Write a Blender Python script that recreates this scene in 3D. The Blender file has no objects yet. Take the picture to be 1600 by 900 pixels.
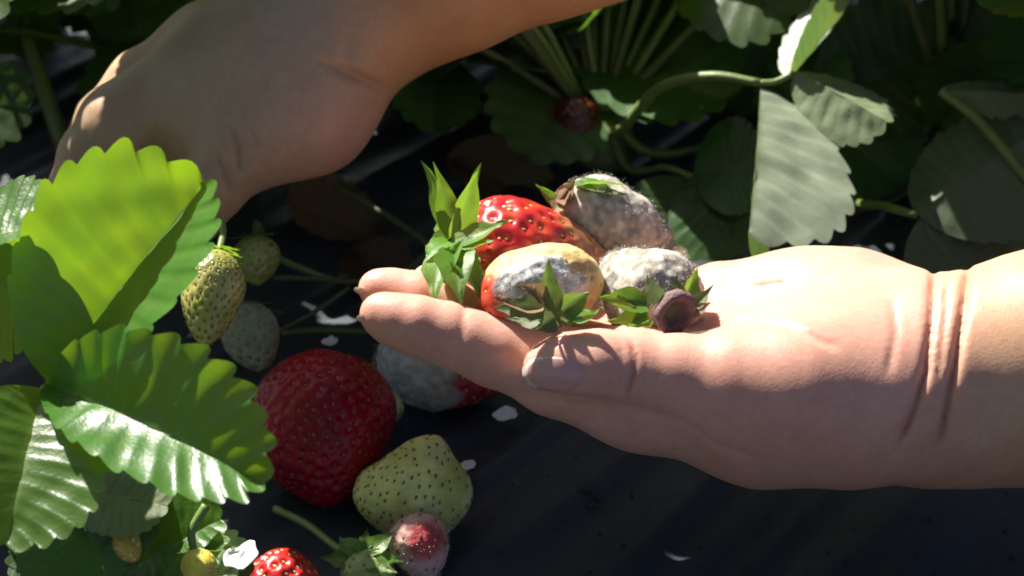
import bpy, bmesh, math, random
import numpy as np
from mathutils import Vector, Matrix, noise, kdtree

R_ = math.radians
sc = bpy.context.scene

# ------------------------------------------------------------------ camera
PITCH = R_(33.0)
CR = Vector((1, 0, 0))
CF = Vector((0, math.cos(PITCH), -math.sin(PITCH)))
CU = Vector((0, math.sin(PITCH), math.cos(PITCH)))
TARGET = Vector((0, 0, 0.09))
DIST = 0.65
LENS = 78.0
CAM = TARGET - CF * DIST
KPX = 36.0 / LENS / 1600.0
cam_d = bpy.data.cameras.new("camera")
cam = bpy.data.objects.new("camera", cam_d)
sc.collection.objects.link(cam)
cam.location = CAM
cam.rotation_euler = (math.pi / 2 - PITCH, 0, 0)
cam_d.lens = LENS
cam_d.sensor_width = 36.0
cam_d.clip_start = 0.01
cam_d.clip_end = 500.0
cam_d.dof.use_dof = True
cam_d.dof.focus_distance = 0.655
cam_d.dof.aperture_fstop = 16.0
sc.camera = cam

# ------------------------------------------------------------------ sky, sun, exposure
SUN = Vector((-0.45, 0.62, 0.76)).normalized()
SUN_EL = math.asin(SUN.z)
SUN_AZ = math.atan2(SUN.x, SUN.y)
w = bpy.data.worlds.new("World")
sc.world = w
w.use_nodes = True
nt = w.node_tree
nt.nodes.clear()
sky = nt.nodes.new("ShaderNodeTexSky")
sky.sky_type = 'NISHITA'
sky.sun_disc = False
sky.air_density = 0.6
sky.dust_density = 1.6
sky.sun_elevation = SUN_EL
sky.sun_rotation = SUN_AZ
bg = nt.nodes.new("ShaderNodeBackground")
bg.inputs[1].default_value = 0.05
wo = nt.nodes.new("ShaderNodeOutputWorld")
nt.links.new(sky.outputs[0], bg.inputs[0])
nt.links.new(bg.outputs[0], wo.inputs[0])
sl = bpy.data.lights.new("sun", 'SUN')
sl.energy = 5.0
sl.angle = R_(0.5)
sl.color = (1.0, 0.95, 0.87)
so = bpy.data.objects.new("sun", sl)
sc.collection.objects.link(so)
so.rotation_euler = SUN.to_track_quat('Z', 'Y').to_euler()
so.location = (0, 0, 3)
sc.view_settings.view_transform = 'Standard'
sc.view_settings.look = 'None'
sc.view_settings.gamma = 1.0
sc.view_settings.use_curve_mapping = False
sc.view_settings.exposure = 1.35
sc.render.engine = 'CYCLES'
sc.cycles.filter_width = 1.9
sc.cycles.max_bounces = 8
sc.cycles.use_denoising = True
COL = sc.collection

# ------------------------------------------------------------------ helpers
def P(px, py, d):
    """world point seen at photo pixel (1600 x 900) at depth d metres"""
    return CAM + (CF + CR * ((px - 800) * KPX) - CU * ((py - 450) * KPX)) * d

def G(px, py, z=0.0):
    """world point where the ray through a photo pixel meets height z"""
    v = CF + CR * ((px - 800) * KPX) - CU * ((py - 450) * KPX)
    return CAM + v * ((z - CAM.z) / v.z)

def proj(p):
    q = Vector(p) - CAM
    d = q.dot(CF)
    return 800 + q.dot(CR) / d / KPX, 450 - q.dot(CU) / d / KPX, d

WM = {}
def attach(o, parent):
    o.parent = parent
    o.matrix_parent_inverse = WM[parent.name].inverted()

def tag(o, label=None, cat=None, group=None, kind=None):
    if label: o["label"] = label
    if cat: o["category"] = cat
    if group: o["group"] = group
    if kind: o["kind"] = kind
    return o

def empty(name, loc):
    o = bpy.data.objects.new(name, None)
    o.empty_display_size = 0.01
    COL.objects.link(o)
    o.location = loc
    WM[o.name] = Matrix.Translation(Vector(loc))
    return o

def mesh_from(name, verts, faces, mat=None, smooth=True):
    me = bpy.data.meshes.new(name)
    me.from_pydata([tuple(v) for v in verts], [], [tuple(f) for f in faces])
    me.validate()
    if smooth:
        me.polygons.foreach_set("use_smooth", [True] * len(me.polygons))
    if mat: me.materials.append(mat)
    me.update()
    return me

def link(name, me, matrix=None, parent=None):
    o = bpy.data.objects.new(name, me)
    COL.objects.link(o)
    m = matrix or Matrix.Identity(4)
    o.matrix_basis = m
    WM[o.name] = m.copy()
    if parent is not None: attach(o, parent)
    return o

def world_obj(name, verts, faces, mat, origin, parent=None, smooth=True, attrs=None, cols=None):
    og = Vector(origin)
    me = mesh_from(name, [Vector(v) - og for v in verts], faces, mat, smooth)
    if attrs:
        for k, arr in attrs.items():
            a = me.attributes.new(k, 'FLOAT', 'POINT')
            a.data.foreach_set("value", np.asarray(arr, np.float32))
    if cols is not None:
        a = me.attributes.new("Col", 'FLOAT_COLOR', 'POINT')
        c = np.ones((len(verts), 4), np.float32)
        c[:, :3] = np.asarray(cols, np.float32)
        a.data.foreach_set("color", c.ravel())
    return link(name, me, Matrix.Translation(og), parent)

def frame(origin, ydir, zhint):
    y = Vector(ydir).normalized()
    z = Vector(zhint)
    z = (z - y * z.dot(y)).normalized()
    x = y.cross(z).normalized()
    m = Matrix((x, y, z)).transposed().to_4x4()
    m.translation = Vector(origin)
    return m

def bez(pts, n):
    """Catmull-Rom through pts"""
    pts = [Vector(p) for p in pts]
    if len(pts) == 2:
        return [pts[0].lerp(pts[1], i / n) for i in range(n + 1)]
    q = [pts[0] * 2 - pts[1]] + pts + [pts[-1] * 2 - pts[-2]]
    out = []
    m = len(pts) - 1
    for i in range(n + 1):
        t = i / n * m
        k = min(int(t), m - 1)
        f = t - k
        a, b, c, d = q[k], q[k + 1], q[k + 2], q[k + 3]
        out.append(0.5 * ((2 * b) + (c - a) * f + (2 * a - 5 * b + 4 * c - d) * f * f + (3 * b - a - 3 * c + d) * f ** 3))
    return out

def tube_geo(path, radii, sides=8):
    vs, fs = [], []
    n = len(path)
    ref = Vector((0.31, 0.2, 0.93))
    for i, p in enumerate(path):
        t = (path[min(i + 1, n - 1)] - path[max(i - 1, 0)]).normalized()
        if abs(t.dot(ref)) > 0.97: ref = Vector((0.9, 0.3, 0.1))
        a = t.cross(ref).normalized(); b = t.cross(a)
        r = radii(i / (n - 1)) if callable(radii) else radii
        for k in range(sides):
            an = 2 * math.pi * k / sides
            vs.append(p + a * (math.cos(an) * r) + b * (math.sin(an) * r))
    for i in range(n - 1):
        for k in range(sides):
            k2 = (k + 1) % sides
            fs.append((i * sides + k, i * sides + k2, (i + 1) * sides + k2, (i + 1) * sides + k))
    fs.append(tuple(range(sides - 1, -1, -1)))
    fs.append(tuple((n - 1) * sides + k for k in range(sides)))
    return vs, fs

# ------------------------------------------------------------------ materials
def new_mat(name):
    m = bpy.data.materials.new(name)
    m.use_nodes = True
    n = m.node_tree.nodes; l = m.node_tree.links
    n.clear()
    out = n.new("ShaderNodeOutputMaterial")
    return m, n, l, out

def N(n, t, **kw):
    x = n.new(t)
    for k, v in kw.items(): setattr(x, k, v)
    return x

def noise_node(n, l, scale, detail=3, rough=0.55, coord=None):
    t = N(n, "ShaderNodeTexNoise")
    t.inputs["Scale"].default_value = scale
    t.inputs["Detail"].default_value = detail
    t.inputs["Roughness"].default_value = rough
    if coord is not None: l.new(coord, t.inputs["Vector"])
    return t

def ramp(n, l, src, stops):
    r = N(n, "ShaderNodeValToRGB")
    e = r.color_ramp.elements
    while len(e) < len(stops): e.new(0.5)
    for i, (p, c) in enumerate(stops):
        e[i].position = p
        e[i].color = (c[0], c[1], c[2], 1) if isinstance(c, (tuple, list)) else (c, c, c, 1)
    l.new(src, r.inputs[0])
    return r

def mixc(n, l, fac, a, b, mode='MIX'):
    m = N(n, "ShaderNodeMix", data_type='RGBA', blend_type=mode)
    for sock, v in ((0, fac), (6, a), (7, b)):
        if hasattr(v, "is_linked") or hasattr(v, "links"): l.new(v, m.inputs[sock])
        elif sock == 0: m.inputs[0].default_value = v
        else: m.inputs[sock].default_value = (v[0], v[1], v[2], 1)
    return m.outputs[2]

def leaf_material(name, top, under, trans, tw=0.42, rough=0.36, vein=(0.16, 0.26, 0.06)):
    m, n, l, out = new_mat(name)
    tc = N(n, "ShaderNodeTexCoord")
    geo = N(n, "ShaderNodeNewGeometry")
    at = N(n, "ShaderNodeAttribute", attribute_name="vein")
    oi = N(n, "ShaderNodeObjectInfo")
    nz = noise_node(n, l, 70, 4, 0.6, tc.outputs["Object"])
    nf = noise_node(n, l, 900, 2, 0.6, tc.outputs["Object"])
    c1 = mixc(n, l, ramp(n, l, nz.outputs[0], [(0.35, 0.0), (0.7, 1.0)]).outputs[0], top, tuple(x * 1.5 for x in top))
    c2 = mixc(n, l, at.outputs["Fac"], c1, vein)
    c3 = mixc(n, l, geo.outputs["Backfacing"], c2, under)
    # each leaf a little different in hue
    hs = N(n, "ShaderNodeHueSaturation")
    mr = N(n, "ShaderNodeMapRange")
    mr.inputs[3].default_value = 0.47; mr.inputs[4].default_value = 0.515
    l.new(oi.outputs["Random"], mr.inputs[0]); l.new(mr.outputs[0], hs.inputs["Hue"])
    mr2 = N(n, "ShaderNodeMapRange")
    mr2.inputs[3].default_value = 0.75; mr2.inputs[4].default_value = 1.25
    l.new(oi.outputs["Random"], mr2.inputs[0]); l.new(mr2.outputs[0], hs.inputs["Value"])
    l.new(c3, hs.inputs["Color"])
    p = N(n, "ShaderNodeBsdfPrincipled")
    l.new(hs.outputs[0], p.inputs["Base Color"])
    rr = N(n, "ShaderNodeMix", data_type='FLOAT')
    l.new(geo.outputs["Backfacing"], rr.inputs[0])
    rr.inputs[2].default_value = rough; rr.inputs[3].default_value = 0.6
    l.new(rr.outputs[0], p.inputs["Roughness"])
    p.inputs["Specular IOR Level"].default_value = 0.5
    tr = N(n, "ShaderNodeBsdfTranslucent")
    ct = mixc(n, l, at.outputs["Fac"], trans, (trans[0] * 0.62, trans[1] * 0.66, trans[2] * 1.3))
    ct2 = mixc(n, l, ramp(n, l, nz.outputs[0], [(0.3, 0.0), (0.7, 0.7)]).outputs[0], ct, (trans[0] * 0.5, trans[1] * 0.75, trans[2]))
    l.new(ct2, tr.inputs[0])
    b = N(n, "ShaderNodeBump")
    b.inputs["Strength"].default_value = 0.35; b.inputs["Distance"].default_value = 0.0006
    hb = N(n, "ShaderNodeMath", operation='MULTIPLY_ADD')
    l.new(nf.outputs[0], hb.inputs[0]); hb.inputs[1].default_value = 0.6; l.new(nz.outputs[0], hb.inputs[2])
    l.new(hb.outputs[0], b.inputs["Height"])
    l.new(b.outputs[0], p.inputs["Normal"])
    ms = N(n, "ShaderNodeMixShader")
    ms.inputs[0].default_value = tw
    l.new(p.outputs[0], ms.inputs[1]); l.new(tr.outputs[0], ms.inputs[2])
    l.new(ms.outputs[0], out.inputs[0])
    return m

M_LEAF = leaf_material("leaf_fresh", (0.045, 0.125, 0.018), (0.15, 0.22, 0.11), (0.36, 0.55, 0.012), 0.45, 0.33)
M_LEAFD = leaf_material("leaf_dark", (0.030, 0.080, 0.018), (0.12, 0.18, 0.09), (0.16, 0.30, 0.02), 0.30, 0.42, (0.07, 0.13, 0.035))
M_LEAFP = leaf_material("leaf_sheen_pale", (0.29, 0.36, 0.26), (0.19, 0.24, 0.13), (0.24, 0.36, 0.06), 0.30, 0.36, (0.24, 0.30, 0.17))  # top colour lightened to stand in for sun glare on the leaf
M_SEPAL = leaf_material("sepal_green", (0.075, 0.19, 0.022), (0.20, 0.29, 0.10), (0.34, 0.52, 0.03), 0.40, 0.45)
M_SEPALD = leaf_material("sepal_dull", (0.10, 0.14, 0.06), (0.22, 0.25, 0.15), (0.25, 0.30, 0.08), 0.3, 0.6)
M_SEPALG = leaf_material("sepal_wilting", (0.10, 0.17, 0.045), (0.22, 0.27, 0.12), (0.28, 0.38, 0.05), 0.35, 0.6)
M_DRY = leaf_material("dry_leaf", (0.26, 0.17, 0.08), (0.30, 0.20, 0.10), (0.35, 0.20, 0.07), 0.3, 0.75, (0.28, 0.18, 0.08))

def simple_mat(name, col, rough=0.5, var=0.25, scale=60, bump=0.0, bscale=300, sss=0.0, coat=0.0):
    m, n, l, out = new_mat(name)
    tc = N(n, "ShaderNodeTexCoord")
    nz = noise_node(n, l, scale, 4, 0.6, tc.outputs["Object"])
    c = mixc(n, l, nz.outputs[0], tuple(x * (1 - var) for x in col), tuple(min(1, x * (1 + var)) for x in col))
    p = N(n, "ShaderNodeBsdfPrincipled")
    l.new(c, p.inputs["Base Color"])
    p.inputs["Roughness"].default_value = rough
    p.inputs["Coat Weight"].default_value = coat
    if sss:
        p.inputs["Subsurface Weight"].default_value = sss
        p.inputs["Subsurface Radius"].default_value = (0.002, 0.001, 0.0006)
        p.inputs["Subsurface Scale"].default_value = 1.0
    if bump:
        nb = noise_node(n, l, bscale, 3, 0.6, tc.outputs["Object"])
        b = N(n, "ShaderNodeBump")
        b.inputs["Strength"].default_value = bump; b.inputs["Distance"].default_value = 0.001
        l.new(nb.outputs[0], b.inputs["Height"]); l.new(b.outputs[0], p.inputs["Normal"])
    l.new(p.outputs[0], out.inputs[0])
    return m

M_STALK = simple_mat("green_stalk", (0.13, 0.19, 0.045), 0.45, 0.35, 90, 0.2, 700)
M_STALKR = simple_mat("stalk_dark", (0.09, 0.11, 0.035), 0.5, 0.4, 90, 0.2, 700)
M_SEED = simple_mat("seed_gold", (0.62, 0.42, 0.12), 0.35, 0.3, 200)
M_SEEDG = simple_mat("seed_green", (0.16, 0.17, 0.05), 0.45, 0.4, 200)
M_SEEDD = simple_mat("seed_dark_red", (0.30, 0.07, 0.03), 0.3, 0.4, 200)
M_FUZZ = simple_mat("mould_hair", (0.50, 0.48, 0.42), 0.9, 0.2, 100)
M_FUZZG = simple_mat("mould_hair_pale", (0.62, 0.62, 0.56), 0.9, 0.2, 100)
M_PETAL = simple_mat("white_petal", (0.78, 0.77, 0.74), 0.6, 0.1, 200, 0.2, 600, 0.2)
M_SOIL = simple_mat("soil", (0.11, 0.075, 0.05), 0.95, 0.4, 30, 0.8, 120)
M_CRUMB = simple_mat("soil_crumb", (0.045, 0.035, 0.028), 0.95, 0.5, 200, 0.6, 600)
M_SCAR = simple_mat("stalk_scar", (0.16, 0.09, 0.085), 0.75, 0.45, 500, 0.7, 900)
M_NAIL = simple_mat("fingernail", (0.54, 0.29, 0.25), 0.28, 0.06, 150, 0.0, 300, 0.25, 0.3)
M_NAILT = simple_mat("nail_edge", (0.68, 0.58, 0.52), 0.35, 0.05, 150, 0.0, 300, 0.1)

def skin_material():
    m, n, l, out = new_mat("skin")
    tc = N(n, "ShaderNodeTexCoord")
    at = N(n, "ShaderNodeAttribute", attribute_name="Col")
    n1 = noise_node(n, l, 55, 5, 0.6, tc.outputs["Object"])
    n2 = noise_node(n, l, 420, 3, 0.6, tc.outputs["Object"])
    mot = mixc(n, l, ramp(n, l, n1.outputs[0], [(0.3, (0.93, 0.86, 0.84)), (0.7, (1.04, 1.05, 1.05))]).outputs[0], (1, 1, 1), (1, 1, 1))
    rmp = ramp(n, l, n1.outputs[0], [(0.32, (0.90, 0.83, 0.81)), (0.68, (1.0, 1.0, 1.0))])
    rm2 = ramp(n, l, n2.outputs[0], [(0.35, (0.93, 0.90, 0.89)), (0.65, (1.0, 1.0, 1.0))])
    c = mixc(n, l, 1.0, at.outputs["Color"], rmp.outputs[0], 'MULTIPLY')
    c = mixc(n, l, 1.0, c, rm2.outputs[0], 'MULTIPLY')
    p = N(n, "ShaderNodeBsdfPrincipled")
    l.new(c, p.inputs["Base Color"])
    p.inputs["Roughness"].default_value = 0.48
    p.inputs["Specular IOR Level"].default_value = 0.45
    p.inputs["Subsurface Weight"].default_value = 0.6
    p.inputs["Subsurface Radius"].default_value = (0.0042, 0.0016, 0.0009)
    p.inputs["Subsurface Scale"].default_value = 1.0
    vo = N(n, "ShaderNodeTexVoronoi", feature='DISTANCE_TO_EDGE')
    vo.inputs["Scale"].default_value = 750
    l.new(tc.outputs["Object"], vo.inputs["Vector"])
    nw = noise_node(n, l, 1400, 2, 0.6, tc.outputs["Object"])
    sm = N(n, "ShaderNodeMath", operation='MULTIPLY_ADD')
    l.new(vo.outputs["Distance"], sm.inputs[0]); sm.inputs[1].default_value = 0.9
    ad = N(n, "ShaderNodeMath", operation='MULTIPLY_ADD')
    l.new(n2.outputs[0], ad.inputs[0]); ad.inputs[1].default_value = 1.2; l.new(nw.outputs[0], ad.inputs[2])
    l.new(ad.outputs[0], sm.inputs[2])
    b = N(n, "ShaderNodeBump")
    b.inputs["Strength"].default_value = 0.16; b.inputs["Distance"].default_value = 0.0004
    l.new(sm.outputs[0], b.inputs["Height"]); l.new(b.outputs[0], p.inputs["Normal"])
    l.new(p.outputs[0], out.inputs[0])
    return m
M_SKIN = skin_material()

def berry_material(name, rough, coat, sss, bump, spec=0.5):
    m, n, l, out = new_mat(name)
    tc = N(n, "ShaderNodeTexCoord")
    at = N(n, "ShaderNodeAttribute", attribute_name="Col")
    mo = N(n, "ShaderNodeAttribute", attribute_name="mould")
    n1 = noise_node(n, l, 160, 5, 0.65, tc.outputs["Object"])
    n2 = noise_node(n, l, 700, 3, 0.7, tc.outputs["Object"])
    r1 = ramp(n, l, n1.outputs[0], [(0.3, (0.72, 0.70, 0.68)), (0.7, (1.1, 1.1, 1.1))])
    c = mixc(n, l, 1.0, at.outputs["Color"], r1.outputs[0], 'MULTIPLY')
    p = N(n, "ShaderNodeBsdfPrincipled")
    l.new(c, p.inputs["Base Color"])
    rr = N(n, "ShaderNodeMix", data_type='FLOAT')
    l.new(mo.outputs["Fac"], rr.inputs[0]); rr.inputs[2].default_value = rough; rr.inputs[3].default_value = 0.9
    l.new(rr.outputs[0], p.inputs["Roughness"])
    cc = N(n, "ShaderNodeMath", operation='MULTIPLY_ADD')
    l.new(mo.outputs["Fac"], cc.inputs[0]); cc.inputs[1].default_value = -coat; cc.inputs[2].default_value = coat
    l.new(cc.outputs[0], p.inputs["Coat Weight"])
    p.inputs["Coat Roughness"].default_value = 0.12
    p.inputs["Specular IOR Level"].default_value = spec
    p.inputs["Subsurface Weight"].default_value = sss
    p.inputs["Subsurface Radius"].default_value = (0.003, 0.001, 0.0007)
    p.inputs["Subsurface Scale"].default_value = 1.0
    b = N(n, "ShaderNodeBump")
    b.inputs["Strength"].default_value = bump; b.inputs["Distance"].default_value = 0.0008
    ad = N(n, "ShaderNodeMath", operation='MULTIPLY_ADD')
    l.new(n2.outputs[0], ad.inputs[0]); ad.inputs[1].default_value = 0.6; l.new(n1.outputs[0], ad.inputs[2])
    l.new(ad.outputs[0], b.inputs["Height"]); l.new(b.outputs[0], p.inputs["Normal"])
    l.new(p.outputs[0], out.inputs[0])
    return m
M_BERRY = berry_material("berry_skin", 0.32, 0.35, 0.25, 0.18)
M_BERRYD = berry_material("berry_deep", 0.22, 0.0, 0.2, 0.35, 0.28)
M_BERRYM = berry_material("berry_mouldy", 0.5, 0.1, 0.2, 0.6)

def film_material():
    m, n, l, out = new_mat("black_plastic_film")
    tc = N(n, "ShaderNodeTexCoord")
    n1 = noise_node(n, l, 9, 5, 0.6, tc.outputs["Object"])
    n2 = noise_node(n, l, 160, 4, 0.65, tc.outputs["Object"])
    n3 = noise_node(n, l, 1200, 2, 0.6, tc.outputs["Object"])
    dust = ramp(n, l, n2.outputs[0], [(0.48, 0.0), (0.75, 1.0)])
    md = N(n, "ShaderNodeMath", operation='MULTIPLY')
    l.new(dust.outputs[0], md.inputs[0]); l.new(n1.outputs[0], md.inputs[1])
    c = mixc(n, l, md.outputs[0], (0.034, 0.039, 0.052), (0.046, 0.047, 0.054))
    p = N(n, "ShaderNodeBsdfPrincipled")
    l.new(c, p.inputs["Base Color"])
    rr = ramp(n, l, n2.outputs[0], [(0.3, 0.42), (0.7, 0.6)])
    l.new(rr.outputs[0], p.inputs["Roughness"])
    p.inputs["Specular IOR Level"].default_value = 0.25
    b = N(n, "ShaderNodeBump")
    b.inputs["Strength"].default_value = 0.25; b.inputs["Distance"].default_value = 0.001
    ad = N(n, "ShaderNodeMath", operation='MULTIPLY_ADD')
    l.new(n3.outputs[0], ad.inputs[0]); ad.inputs[1].default_value = 0.3; l.new(n2.outputs[0], ad.inputs[2])
    l.new(ad.outputs[0], b.inputs["Height"]); l.new(b.outputs[0], p.inputs["Normal"])
    l.new(p.outputs[0], out.inputs[0])
    return m
M_FILM = film_material()

# ------------------------------------------------------------------ ground
def grid_axis(lo, hi, flo, fhi, fine, coarse):
    a = list(np.arange(lo, flo, coarse)) + list(np.arange(flo, fhi, fine)) + list(np.arange(fhi, hi + coarse * 0.5, coarse))
    return a

def film_height(x, y):
    # stretched wrinkles run from near-left to far-right
    a = R_(52)
    c = x * math.cos(a + math.pi / 2) + y * math.sin(a + math.pi / 2)
    s = x * math.cos(a) + y * math.sin(a)
    wv = noise.noise(Vector((c * 26, s * 2.2, 0.3)))
    wv2 = noise.noise(Vector((c * 75, s * 5.0, 4.3)))
    wv3 = noise.noise(Vector((x * 9, y * 9, 7.7)))
    h = 0.0050 * (1 - abs(wv)) ** 3 + 0.0022 * (1 - abs(wv2)) ** 2 + 0.003 * wv3
    return h - 0.0065

def build_ground():
    s = 120.0
    o = world_obj("ground", [(-s, -s, -0.17), (s, -s, -0.17), (s, s, -0.17), (-s, s, -0.17)], [(0, 1, 2, 3)], M_SOIL, (0, 0, -0.17))
    tag(o, "brown field soil between the raised beds", "soil", kind="structure")
    xs = grid_axis(-3.0, 3.0, -0.34, 0.42, 0.0036, 0.06)
    ys = grid_axis(-0.62, 0.78, -0.26, 0.45, 0.0036, 0.03)
    vs = []
    for y in ys:
        edge = max(0.0, max(-0.50 - y, y - 0.66))
        drop = -0.22 * min(1, edge / 0.12) ** 1.3
        for x in xs:
            vs.append((x, y, film_height(x, y) + drop))
    nx = len(xs)
    fs = [(j * nx + i, j * nx + i + 1, (j + 1) * nx + i + 1, (j + 1) * nx + i) for j in range(len(ys) - 1) for i in range(nx - 1)]
    o = world_obj("mulch_film", vs, fs, M_FILM, (0, 0, 0))
    tag(o, "black plastic mulch film stretched in wrinkles over the raised bed", "plastic mulch", kind="structure")
build_ground()

# ------------------------------------------------------------------ signed-distance modelling for the hands
class SDF:
    def __init__(self, lo, hi, vox):
        self.lo = np.array(lo, np.float32); self.v = vox
        self.n = np.ceil((np.array(hi) - np.array(lo)) / vox).astype(int) + 1
        self.ax = [self.lo[i] + vox * np.arange(self.n[i], dtype=np.float32) for i in range(3)]
    def blank(self):
        return np.full(self.n, 0.05, np.float32)
    def cone(self, F, a, b, ra, rb, k):
        """smooth union of a tapered capsule into F"""
        a = np.array(a, np.float32); b = np.array(b, np.float32)
        m = max(ra, rb) + k + 0.006
        lo = np.minimum(a, b) - m; hi = np.maximum(a, b) + m
        i0 = np.clip(np.floor((lo - self.lo) / self.v).astype(int), 0, self.n)
        i1 = np.clip(np.ceil((hi - self.lo) / self.v).astype(int) + 1, 0, self.n)
        if np.any(i1 <= i0): return
        X = self.ax[0][i0[0]:i1[0], None, None] - a[0]
        Y = self.ax[1][None, i0[1]:i1[1], None] - a[1]
        Z = self.ax[2][None, None, i0[2]:i1[2]] - a[2]
        d = b - a
        dd = float(d @ d) + 1e-12
        h = np.clip((X * d[0] + Y * d[1] + Z * d[2]) / dd, 0, 1)
        q = np.sqrt((X - d[0] * h) ** 2 + (Y - d[1] * h) ** 2 + (Z - d[2] * h) ** 2) - (ra + (rb - ra) * h)
        sub = F[i0[0]:i1[0], i0[1]:i1[1], i0[2]:i1[2]]
        sub[...] = smin(sub, q, k)
    def mesh(self, F):
        return surface_nets(F, self.lo, self.v)

def smin(a, b, k):
    h = np.maximum(k - np.abs(a - b), 0) / k
    return np.minimum(a, b) - h * h * k * 0.25

def surface_nets(F, lo, v):
    S = F < 0
    nx, ny, nz = F.shape
    acc = np.zeros((nx - 1, ny - 1, nz - 1, 3), np.float32)
    cnt = np.zeros((nx - 1, ny - 1, nz - 1), np.float32)
    for ax in range(3):
        o1, o2 = [i for i in range(3) if i != ax]
        for da in (0, 1):
            for db in (0, 1):
                sl0 = [slice(None)] * 3; sl1 = [slice(None)] * 3
                sl0[ax] = slice(0, -1); sl1[ax] = slice(1, None)
                for o, dd in ((o1, da), (o2, db)):
                    s = slice(0, -1) if dd == 0 else slice(1, None)
                    sl0[o] = s; sl1[o] = s
                f0 = F[tuple(sl0)]; f1 = F[tuple(sl1)]
                cr = (f0 < 0) != (f1 < 0)
                t = np.where(cr, f0 / np.where(cr, f0 - f1, 1), 0)
                acc[..., ax] += np.where(cr, t, 0)
                acc[..., o1] += np.where(cr, da, 0)
                acc[..., o2] += np.where(cr, db, 0)
                cnt += cr
    act = cnt > 0
    idx = np.full(act.shape, -1, np.int64)
    idx[act] = np.arange(int(act.sum()))
    ijk = np.argwhere(act)
    verts = (ijk + acc[act] / cnt[act][:, None]) * v + lo
    faces = []
    for ax in range(3):
        o1, o2 = (ax + 1) % 3, (ax + 2) % 3
        sl0 = [slice(1, -1)] * 3; sl1 = [slice(1, -1)] * 3
        sl0[ax] = slice(0, -1); sl1[ax] = slice(1, None)
        a = S[tuple(sl0)]; b = S[tuple(sl1)]
        ch = np.argwhere(a != b)
        fl = a[tuple(ch.T)]
        base = ch.copy()
        for o in (o1, o2): base[:, o] += 1
        def cell(d1, d2):
            c = base.copy(); c[:, o1] -= d1; c[:, o2] -= d2
            return idx[c[:, 0], c[:, 1], c[:, 2]]
        q = np.stack([cell(0, 0), cell(1, 0), cell(1, 1), cell(0, 1)], 1)
        q[~fl] = q[~fl][:, ::-1]
        faces.append(q)
    faces = np.concatenate(faces)
    faces = faces[(faces >= 0).all(1)]
    return verts, faces

def relax(verts, faces, it, lam=0.5):
    e = np.concatenate([faces[:, [0, 1]], faces[:, [1, 2]], faces[:, [2, 3]], faces[:, [3, 0]]])
    e = np.concatenate([e, e[:, ::-1]])
    n = len(verts)
    deg = np.bincount(e[:, 0], minlength=n).astype(np.float32)[:, None]
    for i in range(it):
        l = lam if i % 2 == 0 else -lam * 1.04
        s = np.stack([np.bincount(e[:, 0], weights=verts[e[:, 1], k], minlength=n) for k in range(3)], 1)
        verts = verts + l * (s / deg - verts)
    return verts

def proj_np(X, Y, Z):
    qx = X - CAM.x; qy = Y - CAM.y; qz = Z - CAM.z
    d = qy * CF.y + qz * CF.z
    return 800 + qx / d / KPX, 450 - (qy * CU.y + qz * CU.z) / d / KPX, d

def sculpt(palm, fingers, vox, base, carve=None, kp=0.009, kf=0.005, kff=0.0012):
    """palm: chains of (px,py,dz mm,r mm); fingers: list of chains"""
    def pt(q): return P(q[0], q[1], base + q[2] / 1000.0)
    allp = [(pt(q), q[3] / 1000.0) for ch in palm + fingers for q in ch]
    lo = [min(p[i] - r for p, r in allp) - 0.006 for i in range(3)]
    hi = [max(p[i] + r for p, r in allp) + 0.006 for i in range(3)]
    g = SDF(lo, hi, vox)
    F0 = g.blank()
    for ch in palm:
        for a, b in zip(ch[:-1], ch[1:]):
            g.cone(F0, pt(a), pt(b), a[3] / 1000.0, b[3] / 1000.0, kp)
    F = F0.copy()
    for ch in fingers:
        Ff = g.blank()
        for a, b in zip(ch[:-1], ch[1:]):
            g.cone(Ff, pt(a), pt(b), a[3] / 1000.0, b[3] / 1000.0, 0.0025)
        F = smin(F, smin(F0, Ff, kf), kff)
    if carve is not None:
        X = g.ax[0][:, None, None]; Y = g.ax[1][None, :, None]; Z = g.ax[2][None, None, :]
        px, py, d = proj_np(X, Y, Z)
        F = F + carve(px, py, d)
    v, f = g.mesh(F.astype(np.float32))
    v = relax(v, f, 4)
    return v, f

def groove(px, py, pts, wpx, depth, fade=25.0):
    """a crease along a photo-space polyline given as (x, y) with y rising: returns added distance"""
    ys = np.array([p[1] for p in pts], np.float32); xs = np.array([p[0] for p in pts], np.float32)
    cx = np.interp(py, ys, xs)
    f = np.clip((py - ys[0]) / fade + 0.5, 0, 1) * np.clip((ys[-1] - py) / fade + 0.5, 0, 1)
    return depth * np.exp(-((px - cx) / wpx) ** 2) * f

def groove_h(px, py, pts, wpx, depth, fade=25.0):
    xs = np.array([p[0] for p in pts], np.float32); ys = np.array([p[1] for p in pts], np.float32)
    cy = np.interp(px, xs, ys)
    f = np.clip((px - xs[0]) / fade + 0.5, 0, 1) * np.clip((xs[-1] - px) / fade + 0.5, 0, 1)
    return depth * np.exp(-((py - cy) / wpx) ** 2) * f

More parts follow.
